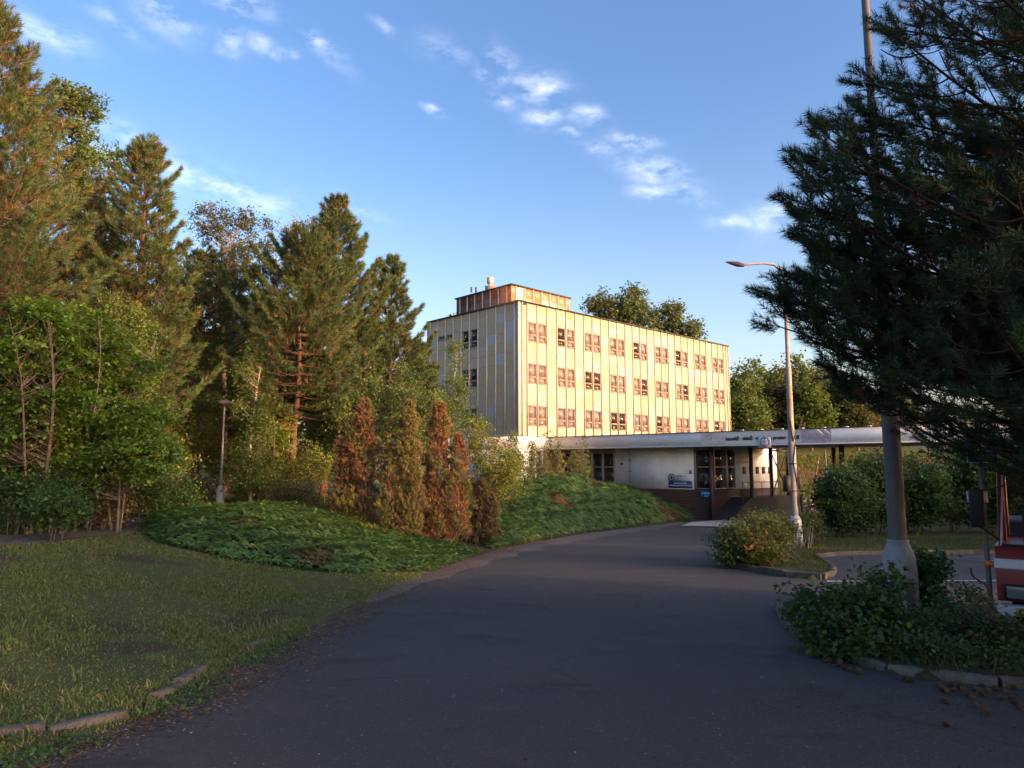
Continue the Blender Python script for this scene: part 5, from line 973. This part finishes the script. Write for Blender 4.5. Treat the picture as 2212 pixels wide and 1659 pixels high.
g.tube(KP[:5]+[KP[5]], .018, 5); g.tube(KP[5:], .012, 5); g.tube([KP[0], (lx+.1,ly-.13,lz+1.6),(lx+.13,ly-.13,lz+2.8)], .02, 5); part(g, 'cable', M['black'], lp)
g = Geo(); g.box(lx-.33, lx-.13, ly-.12, ly+.12, at(1715,1045,ly)[2]-.28, at(1715,1045,ly)[2]+.28); g.box(lx+.13, lx+.24, ly-.1, ly+.1, at(1715,1045,ly)[2]-.2, at(1715,1045,ly)[2]+.25); part(g, 'junction_box', M['darkmetal'], lp)
g = Geo()
for zz_ in (lz+2.0, lz+2.95): g.lathe([(.13,zz_-.02),(.145,zz_-.01),(.145,zz_+.01),(.13,zz_+.02)], (lx, ly), 20)
part(g, 'band', M['darkmetal'], lp)
# left lamp
qx = gp(475, 1093); lz = qx[2]; l3 = empty('street_lamp', tuple(qx), 'low path lamp with flat drum head and white foot at the edge of the wood', 'street lamp'); c_ = (qx[0], qx[1]); Yl = qx[1]
zt_ = at(488, 875, Yl)[2]
lathe_part('pole', [(.06,lz+.7),(.055,lz+1.9),(.042,lz+1.95),(.036,zt_)], c_, 'rustypole', l3, 12)
lathe_part('foot_sleeve', [(.16,lz-.1),(.16,lz+.5),(.14,lz+.68),(.09,lz+.78),(.06,lz+.79)], c_, 'sleeve', l3, 18)
lathe_part('lamp_head', [(.05,zt_-.05),(.1,zt_),(.29,zt_+.04),(.30,zt_+.15),(.26,zt_+.17),(0,zt_+.18)], c_, 'pole', l3, 20)
# sign post with parking board and a narrow plate
sx, sy = at(2138, 1275, 9.9)[0], 9.9; sz = float(gz(sx, sy)); zt_ = at(2128, 905, sy)[2]; spx = empty('sign_post', (sx, sy, sz), 'grey metal post with a blue parking board and a small white plate below', 'sign post')
g = Geo(); g.tube([(sx, sy, sz-.05), (sx+.0, sy, zt_)], .033, 10); part(g, 'post', M['pole'], spx, True)
zc = at(2115, 962, sy)[2]; g = Geo(); g.box(sx-.22, sx+.2, sy-.06, sy-.045, zc-.24, zc+.24); b_ = part(g, 'parking_board', mat('parking_blue', (.01,.12,.4), rough=.4), spx)
g = Geo(); g.box(sx-.22, sx-.205, sy-.066, sy-.06, zc-.24, zc+.24); g.box(sx-.22, sx+.2, sy-.066, sy-.0601, zc-.24, zc-.228); g.box(sx-.22, sx+.2, sy-.066, sy-.0601, zc+.228, zc+.24); g.box(sx+.188, sx+.2, sy-.0655, sy-.06, zc-.228, zc+.228); part(g, 'white_border', M['whitetext'], b_)
fW = frame((sx, sy-.062), (1,0), (0,-1)); t = text('P', .42, fW, -.13, .004, zc-.14, M['whitetext'], b_, bold=.01)
zc = at(2110, 1073, sy)[2]; g = Geo(); g.box(sx-.25, sx+.03, sy-.06, sy-.048, zc-.075, zc+.075); b_ = part(g, 'lower_plate', bpy.data.materials['sign_white'], spx)
g = Geo(); g.box(sx-.23, sx+.01, sy-.064, sy-.0601, zc-.062, zc-.056); g.box(sx-.23, sx+.01, sy-.064, sy-.0601, zc+.056, zc+.062); g.tube([(sx-.2,sy-.062,zc-.03),(sx-.12,sy-.062,zc+.04)], .006, 4); g.tube([(sx-.15,sy-.062,zc-.04),(sx-.06,sy-.062,zc+.03)], .006, 4); part(g, 'plate_lines', M['greytext'], b_)

# ------------------------------------------------------------------ the truck
tx0 = at(2152, 1250, 9.7)[0]; ty0 = 9.7; tz0 = float(gz(tx0+1, ty0+1)); tr = empty('parked_truck', (tx0, ty0, tz0), 'red truck cab with white stripe and yellow number plate behind the near shrubs', 'truck')
M['red'] = mat('red_paint', (.2,.02,.02), rough=.4, spec=.5, noise=[(4,(.13,.02,.02),.45,.7,.6)]); M['whitepaint'] = mat('white_paint', (.5,.5,.52), rough=.4, spec=.5, noise=[(5,(.38,.37,.36),.5,.7,.6)])
Wt = 2.15; zA = tz0
def yz(zrel): return at(2150, 1250, 9.7)[1]
zbump0, zbump1 = at(0,1325,9.7)[2], at(0,1303,9.7)[2]; zhl0, zhl1 = at(0,1290,9.7)[2], at(0,1263,9.7)[2]; zst0, zst1 = at(0,1226,9.75)[2], at(0,1205,9.75)[2]; zws = at(0,1178,9.8)[2]
# cab body: side profile in (y, z), nose nearly upright, screen raked
prof_ = [(0,zbump1+.03),(0,zst0),(.03,zst1),(.1,zws),(.42,zws+.95),(.55,zws+1.02),(1.75,zws+1.04),(1.8,zws+.9),(1.8,zbump1+.03)]
def prism(g, prof_, x0, x1, col=(.5,.5,.5)):
    n = len(prof_); V = [[x, ty0+a, b] for x in (x0, x1) for (a, b) in prof_]; g.add(V, [[k, (k+1)%n, n+(k+1)%n, n+k][::-1] for k in range(n)], col); g.add(V, [list(range(n))], col); g.add(V, [list(range(2*n-1, n-1, -1))], col)
def bev(o, w_=.03): m_ = o.modifiers.new('bevel', 'BEVEL'); m_.width = w_; m_.segments = 3; m_.limit_method = 'ANGLE'; return o
g = Geo(); prism(g, [(0,zbump1+.03),(0,zst0-.0),(.03,zst1),(.1,zws),(.9,zws),(1.8,zws),(1.8,zbump1+.03)], tx0, tx0+Wt); bd = bev(part(g, 'cab', M['red'], tr), .05)
g = Geo(); prism(g, [(-.012,zst0),(.018,zst1),(.3,zst1),(.3,zst0)], tx0-.012, tx0+Wt+.012); bev(part(g, 'white_stripe', M['whitepaint'], bd), .015)
g = Geo(); g.box(tx0+.06, tx0+Wt-.06, ty0+.5, ty0+1.78, zws+.92, zws+1.05)
for xx_ in (tx0+.04, tx0+Wt-.1): g.tube([(xx_+.03, ty0+.12, zws-.02), (xx_+.05, ty0+.5, zws+.98)], .035, 6); g.box(xx_, xx_+.06, ty0+.95, ty0+1.05, zws, zws+.95); g.box(xx_, xx_+.06, ty0+1.7, ty0+1.78, zws, zws+.95)
bev(part(g, 'roof', M['red'], bd), .03)
g = Geo(); V = [[tx0+.1,ty0+.13,zws+.01],[tx0+Wt-.1,ty0+.13,zws+.01],[tx0+Wt-.14,ty0+.47,zws+.93],[tx0+.14,ty0+.47,zws+.93]]; g.add(V, [[0,1,2,3]]); part(g, 'windscreen', M['glass2'], bd)
g = Geo(); g.tube([(tx0+.08,ty0+.1,zws+.012),(tx0+Wt-.08,ty0+.1,zws+.012)], .018, 6); part(g, 'screen_rubber', M['black'], bd)
g = Geo(); g.tube([(tx0+.075,ty0+.1,zws),(tx0+.13,ty0+.44,zws+.92)], .012, 6); part(g, 'screen_trim', M['whitepaint'], bd)
g = Geo(); g.box(tx0+.3, tx0+.9, ty0+.7, ty0+.9, zws-.2, zws+.45); g.box(tx0+1.3, tx0+1.9, ty0+.7, ty0+.9, zws-.2, zws+.45); bev(part(g, 'seat', M['dark'], bd), .05)
g = Geo(); g.box(tx0-.01, tx0+Wt+.01, ty0-.13, ty0+.1, zbump0, zbump1); bp_ = bev(part(g, 'bumper', M['whitepaint'], tr), .02)
g = Geo(); g.box(tx0+.2, tx0+.7, ty0-.145, ty0-.134, zbump0+.012, zbump1-.012); pl_ = part(g, 'number_plate', mat('plate_yellow', (.45,.33,.06), rough=.5), bp_)
fT = frame((tx0+.22, ty0-.146), (1,0), (0,-1)); t = text('CL 16-52', .1, fT, 0, .002, zbump0+.03, M['blacktext'], pl_, sx=.95, bold=.002)
for xx_ in (tx0+.1, tx0+Wt-.4):
    g = Geo(); g.box(xx_, xx_+.3, ty0-.03, ty0+.03, zhl0, zhl1); hl = bev(part(g, 'headlight', mat('lens', (.12,.15,.14), rough=.15, spec=.8), tr), .015)
    g = Geo(); g.box(xx_-.02, xx_+.32, ty0-.022, ty0+.02, zhl0-.02, zhl1+.02); part(g, 'headlight_surround', M['black'], hl)
g = Geo(); g.box(tx0+.55, tx0+Wt-.55, ty0-.012, ty0+.02, zhl0-.03, zst0-.06); part(g, 'grille', M['black'], tr)
g = Geo(); g.box(tx0-.13, tx0, ty0+.02, ty0+.1, zst1-.12, zst1-.04); part(g, 'indicator', mat('amber', (.45,.14,.02), rough=.35), tr)
g = Geo(); mz = at(0,1100,9.6)[2]; mx_ = at(2127,1100,9.6)[0]; g.box(mx_-.085, mx_+.085, ty0-.14, ty0-.09, mz-.24, mz+.26); bev(g.build('mirror', M['black'], tr, loc=par_loc(tr)), .035)
g = Geo(); g.tube([(mx_,ty0-.08,mz-.22),(mx_+.1,ty0-.05,mz-.3),(tx0+.06,ty0+.1,zws+.08)], .014, 6); g.tube([(mx_,ty0-.08,mz+.22),(tx0+.15,ty0+.4,mz+.3)], .012, 6); part(g, 'mirror_arm', M['black'], tr)
g = Geo(); g.tube([at(2117,1230,9.6), at(2119,1246,9.6), at(2126,1254,9.6), at(2144,1264,9.6), at(2150,1276,9.6), at(2153,1300,9.62)], .014, 6); part(g, 'marker_rod', mat('rod', (.1,.03,.03), rough=.5), tr)
for xx_ in (tx0+.12, tx0+Wt-.36):
    for yy_ in (1.0, 3.3): g = Geo(); th = np.linspace(0, 6.283, 25)[:-1]; rr_ = .4; V = [[xx_+dx, ty0+yy_+rr_*math.cos(a), tz0+.4+rr_*math.sin(a)] for dx in (0,.26) for a in th]; g.add(V, [[k, (k+1)%24, 24+(k+1)%24, 24+k] for k in range(24)]); g.add(V, [list(range(24))[::-1]]); g.add(V, [list(range(24,48))]); part(g, 'wheel', M['black'], tr)
g = Geo(); g.box(tx0+.1, tx0+Wt-.1, ty0+1.85, ty0+3.9, tz0+.9, tz0+1.0); g.box(tx0+.5, tx0+Wt-.5, ty0+.3, ty0+3.9, tz0+.55, tz0+.75); part(g, 'chassis', M['black'], tr)
g = Geo(); g.box(tx0-.0, tx0+Wt, ty0+1.9, ty0+3.9, tz0+1.0, tz0+1.4); part(g, 'cargo_bed', M['darkmetal'], tr); tr.rotation_euler = (0, 0, R(-37))

# ------------------------------------------------------------------ grass, litter, cones
def scatter(n, x0, x1, y0, y1, fpow=0, r=rng):
    y = (y0**(1-fpow)+r.random(n)*(y1**(1-fpow)-y0**(1-fpow)))**(1/(1-fpow)) if fpow != 1 else y0*(y1/y0)**r.random(n); return r.uniform(x0, x1, n), y
def blades(g, x, y, h, w_, cols, r=rng, lean=.6, dz=0.05):
    n = len(x); z = ground_z(x, y)-.01; a = r.random(n)*6.283; d = np.stack([np.cos(a), np.sin(a), np.zeros(n)], -1); s_ = np.stack([-np.sin(a), np.cos(a), np.zeros(n)], -1); hh = h*(1+r.normal(0,.35,n)).clip(.3,2.2); P = np.stack([x, y, z], -1); wv = s_*(w_*(.7+.6*r.random(n)))[:,None] if np.ndim(w_) else s_*w_
    mid = P+np.array([0,0,1])*(hh*.6)[:,None]+d*(hh*lean*.35)[:,None]; tip = P+np.array([0,0,1])*(hh*.85)[:,None]+d*(hh*lean*1.3*r.random(n))[:,None]
    V = np.stack([P-wv/2, P+wv/2, mid+wv*.4, mid-wv*.4, tip], 1).reshape(-1,3); i = np.arange(n)[:,None]*5
    g.add(V, np.concatenate([i+np.array([0,1,2,3])]), np.repeat(cols, 5, 0)); g.F.append(g.F[-1][:, [3,2,3]]*0+np.stack([g.F[-1][:,3], g.F[-1][:,2], g.F[-1][:,0]+4], -1))
def lawn_mask(x, y):
    m_ = (x < xe(y)+.02) & (off_path(x, y) > .95) & ~inpoly(x, y, bed1); q = np.random.default_rng(1).random(len(x))
    for (a, b, c, d) in DIRT: m_ &= ~((((x-a)/c)**2+((y-b)/d)**2 < 1) & (q < .6))
    return m_
r = np.random.default_rng(77); g = Geo()
x, y = scatter(520000, -15, 0, 3.6, 17.5, 1.5, r); m_ = lawn_mask(x, y); x, y = x[m_], y[m_]
patchy = np.sin(x*1.9+y*.8)+np.sin(x*.7-y*1.7+1)+np.sin(x*4.1+y*3.3)*.6; k_ = r.random(len(x)) < np.clip(.8+.2*patchy, .45, 1); x, y, pk_ = x[k_], y[k_], patchy[k_]
dist = np.hypot(x, y); cols = vary(r, len(x), [(.1,.14,.035),(.08,.115,.03),(.13,.15,.045),(.2,.16,.08)], (.38,.28,.18,.16), .2)
blades(g, x, y, .036+.012*np.clip(pk_, -1, 2), .005+.0007*dist, cols, r, 1.1)
cx_, cy_ = scatter(900, -14, -2.9, 3.8, 16, 1.4, r); k_ = np.repeat(np.arange(900), 16); x, y = cx_[k_]+r.normal(0,.035,len(k_)), cy_[k_]+r.normal(0,.035,len(k_)); m_ = lawn_mask(x, y); x, y, k_ = x[m_], y[m_], k_[m_]
blades(g, x, y, .05+.05*(k_ % 7)/7, .009, vary(r, len(x), [(.11,.16,.04),(.15,.17,.06),(.2,.17,.08)], (.5,.3,.2), .2), r, 1.3)
tag(g.build('lawn_grass', M['grass']), 'short patchy lawn grass between the road and the dirt path', 'grass', kind='stuff')
g = Geo(); x, y = scatter(90000, 7, 24, 17, 30, 0, r); isl = inpoly(x, y, ISL_B) & (y < 30); x, y = x[isl], y[isl]; cols = vary(r, len(x), [(.08,.1,.025),(.06,.08,.02),(.14,.11,.04)], (.45,.3,.25), .2); blades(g, x, y, .07, .012, cols, r, 1.0)
x, y = scatter(9000, 3.5, 9, 6.2, 12.2, 0, r); isl = inpoly(x, y, ISL_A); x, y = x[isl], y[isl]; cols = vary(r, len(x), [(.05,.07,.02),(.12,.1,.05)], (.7,.3), .2); blades(g, x, y, .12, .007, cols, r, 1.2)
tag(g.build('verge_grass', M['grass']), 'rough grass on the raised islands right of the road', 'grass', kind='stuff')
g = Geo(); x, y = scatter(60000, 14, 60, 66, 92, 0, r); cols = vary(r, len(x), [(.13,.16,.03),(.1,.13,.03),(.17,.14,.05)], None, .2); sel = ~((np.sin(x*.35+y*.11)+np.sin(y*.5+x*.13)*.4 > -.2) & (y > 80) & (y < 91)) | (r.random(len(x)) < .3); x, y, cols = x[sel], y[sel], cols[sel]; blades(g, x, y, .32, .07, cols, r, .9)
tag(g.build('bank_grass', M['grass']), 'sunlit long grass on the bank behind the gate', 'grass', kind='stuff')
# edge weeds and long grass below the bushes
g = Geo(); x, y = scatter(60000, -20, 2, 14, 34, 0, r); m_ = (x < xe(y)-.05) & (off_path(x, y) > .9) & ~inpoly(x, y, bed1) & ~inpoly(x, y, bed2) & (((x < -11.3) & (y > 15)) | (y > 26)); x, y = x[m_], y[m_]
cols = vary(r, len(x), [(.06,.08,.022),(.09,.09,.03),(.045,.06,.018)], None, .2); blades(g, x, y, .24, .016, cols, r, 1.1); tag(g.build('wood_edge_grass', M['grass']), 'long dull grass under the edge of the wood', 'grass', kind='stuff')
# clover beside the near kerb
r = np.random.default_rng(78); g = Geo(); n = 2600; t = r.random(n)**1.2; cy_ = 4.5+t*5.2; cx_ = xe(cy_)-.02-.0+r.normal(.04,.13,n)+.04*np.sin(cy_*5); keep = (np.sin(cy_*3.1)+np.sin(cy_*7.3+1)*.6 > -.55); cx_, cy_ = cx_[keep], cy_[keep]
add_leaves(g, r, np.stack([cx_, cy_, gz(cx_, cy_)+.012+.03*r.random(len(cx_))], -1), .03, vary(r, len(cx_), [(.06,.12,.03),(.08,.14,.035),(.045,.09,.025)], None, .15), up=2.2)
n = 2600; x, y = scatter(n, -12, -2.6, 3.8, 14, 1.3, r); m_ = lawn_mask(x, y); x, y = x[m_], y[m_]; add_leaves(g, r, np.stack([x, y, ground_z(x, y)+.015], -1), .035, vary(r, len(x), [(.055,.1,.025),(.07,.12,.03)], None, .15), up=1.5)
tag(g.build('clover', M['leaf']), 'small round clover leaves creeping over the kerb onto the road', 'ground cover', kind='stuff')
def flakes(g, r, x, y, size, cols, dz=.006, zf=None):
    n = len(x); z = (gz(x, y) if zf is None else zf(x, y))+dz; a = r.random(n)*6.283; l = size*(1+r.normal(0,.4,n)).clip(.3,2.5); w_ = l*r.uniform(.15,.6,n); d = np.stack([np.cos(a), np.sin(a), r.normal(0,.12,n)], -1); s_ = np.stack([-np.sin(a), np.cos(a), r.normal(0,.12,n)], -1); P = np.stack([x, y, z], -1)
    V = np.stack([P-d*l[:,None]/2, P+s_*w_[:,None]/2, P+d*l[:,None]/2, P-s_*w_[:,None]/2], 1).reshape(-1,3); g.add(V, np.arange(4*n).reshape(-1,4), np.repeat(cols, 4, 0))
g = Geo(); n = 26000; y = 4.0+26*r.random(n)**1.3; x = xe(y)+np.abs(r.normal(0, .32, n))*np.interp(y, [4,8,12,20,30], [.5,1.2,1.0,1.2,1.4])-.03
flakes(g, r, x, y, .022+.0012*y, vary(r, n, [(.1,.055,.035),(.15,.09,.05),(.05,.03,.022),(.22,.16,.1)], (.45,.25,.2,.1), .25), .006)
for (n, c0, c1, s0, s1) in ((6500,(4.6,6.0),(1.6,.7),.022,0),(2600,(3.0,14.5),(3.2,1.2),.03,0),(2200,(5.0,13.5),(1.8,1.0),.03,0)):
    x = r.normal(c0[0], c1[0], n); y = r.normal(c0[1], c1[1], n); ok = (y > 3) & (x > xe(y)+.1) & ~inpoly(x, y, ISL_A) & ~inpoly(x, y, ISL_B); x, y = x[ok], y[ok]; flakes(g, r, x, y, s0, vary(r, len(x), [(.09,.05,.032),(.14,.085,.05),(.05,.035,.025)], None, .25), .006)
n = 4200; x, y = scatter(n, -3, 8, 3, 26, 1.0, r); ok = (x > xe(y)+.1) & ~inpoly(x, y, ISL_A) & ~inpoly(x, y, ISL_B); x, y = x[ok], y[ok]; flakes(g, r, x, y, .014, vary(r, len(x), [(.25,.2,.15),(.12,.08,.05),(.4,.37,.33)], (.4,.5,.1), .2), .006)
n = 5000; x, y = scatter(n, -14, -2.5, 4, 20, 1.0, r); ok = (x < xe(y)); x, y = x[ok], y[ok]; flakes(g, r, x, y, .03, vary(r, len(x), [(.13,.08,.045),(.08,.045,.03),(.2,.15,.08)], None, .25), .02, ground_z)
n = 9000; k_ = r.integers(0, 5, n); t = r.random(n); x = PATH[k_,0]*(1-t)+PATH[k_+1 if False else np.minimum(k_+1,5),0]*t+r.normal(0,.7,n); y = PATH[k_,1]*(1-t)+PATH[np.minimum(k_+1,5),1]*t+r.normal(0,.7,n); flakes(g, r, x, y, .05, vary(r, n, [(.14,.08,.05),(.1,.055,.035),(.19,.12,.07)], None, .25), .07)
tag(g.build('needle_litter', M['litter']), 'brown needles and leaf crumbs scattered along the road edges', 'litter', kind='stuff')
# pine cones lying below the near pine
def cone_mesh():
    g = Geo(); rr = np.random.default_rng(4); n = 90; k = np.arange(n); t = (k+.5)/n; a = k*2.39996; rad = .021*np.sin(np.pi*np.clip(t*.93+.07,0,1))**.7; z = (t-.5)*.062
    g.lathe([(0,-.031),(.012,-.024),(.016,0),(.01,.024),(0,.031)], (0,0), 8, (.05,.03,.02))
    for q in range(n):
        c, s_ = math.cos(a[q]), math.sin(a[q]); o_ = np.array([c,s_,0]); td = np.array([-s_,c,0]); b0 = o_*rad[q]*.5+np.array([0,0,z[q]]); tp = o_*(rad[q]+.004)+np.array([0,0,z[q]+.004])
        V = [b0-td*.004, b0+td*.004, tp+td*.005, tp-td*.005, tp+np.array([0,0,-.003])]; g.add(V, [[0,1,2,3]], (.13,.075,.045)); g.add([V[2],V[3],V[4]], [[0,1,2]], (.18,.11,.07))
    return g
cm = cone_mesh().build('pine_cone', M['litter']); first = True; r = np.random.default_rng(9)
CP = [(1790,1432),(1815,1436),(1845,1435),(1810,1440),(1823,1447),(1838,1452),(1857,1457),(1870,1435),(1888,1434),(1892,1448),(1908,1446),(1920,1452),(1946,1450),(1952,1470),(1965,1475),(1985,1465),(1995,1462),(2000,1470),(2030,1488),(2038,1495),(2047,1500),(2052,1487),(2060,1495),(2075,1490),(2082,1497),(2090,1505),(2100,1512),(2110,1495),(2120,1505),(2135,1500),(2042,1520),(2085,1490),(2125,1480),(2150,1492),(2160,1512),(2172,1500),(2185,1515),(2192,1525),(2205,1533),(2110,1530),(2127,1545),(2190,1490),(2044,1572),(1935,1440),(2165,1482)]
PCL = ['grey brown pine cone beside the corner of the near bed kerb','lone pine cone far out on the asphalt at the lower right']
for k, (px, py) in enumerate(CP):
    p = gp(px, py); c = cm if first else cm.copy()
    if not first: C.objects.link(c)
    first = False; s_ = r.uniform(.85,1.25)*1.05; c.location = (p[0], p[1], p[2]+.022*s_); c.scale = (s_,)*3; c.rotation_euler = (R(90)+r.normal(0,.25), r.normal(0,.3), r.random()*6.28)
    lone = (px, py) == (2044,1572); tag(c, PCL[1] if lone else 'brown pine cone lying on the asphalt below the near pine', 'pine cone', 'pine cones on the asphalt')

# ------------------------------------------------------------------ far land
g = Geo(); V, F = grid(-900, 1400, 900, 1500, 90, 20, lambda X, Y: 0*X-3+np.clip((Y-900)/300,0,1)*(38+14*np.sin(X*.004+1)+8*np.sin(X*.011)+3*np.sin(X*.05))); g.add(V, F); tag(g.build('hills', mat('far_hill', (.045,.07,.06), rough=1, noise=[(.01,(.07,.09,.05),.45,.6,.7)]), smooth=True), kind='structure')
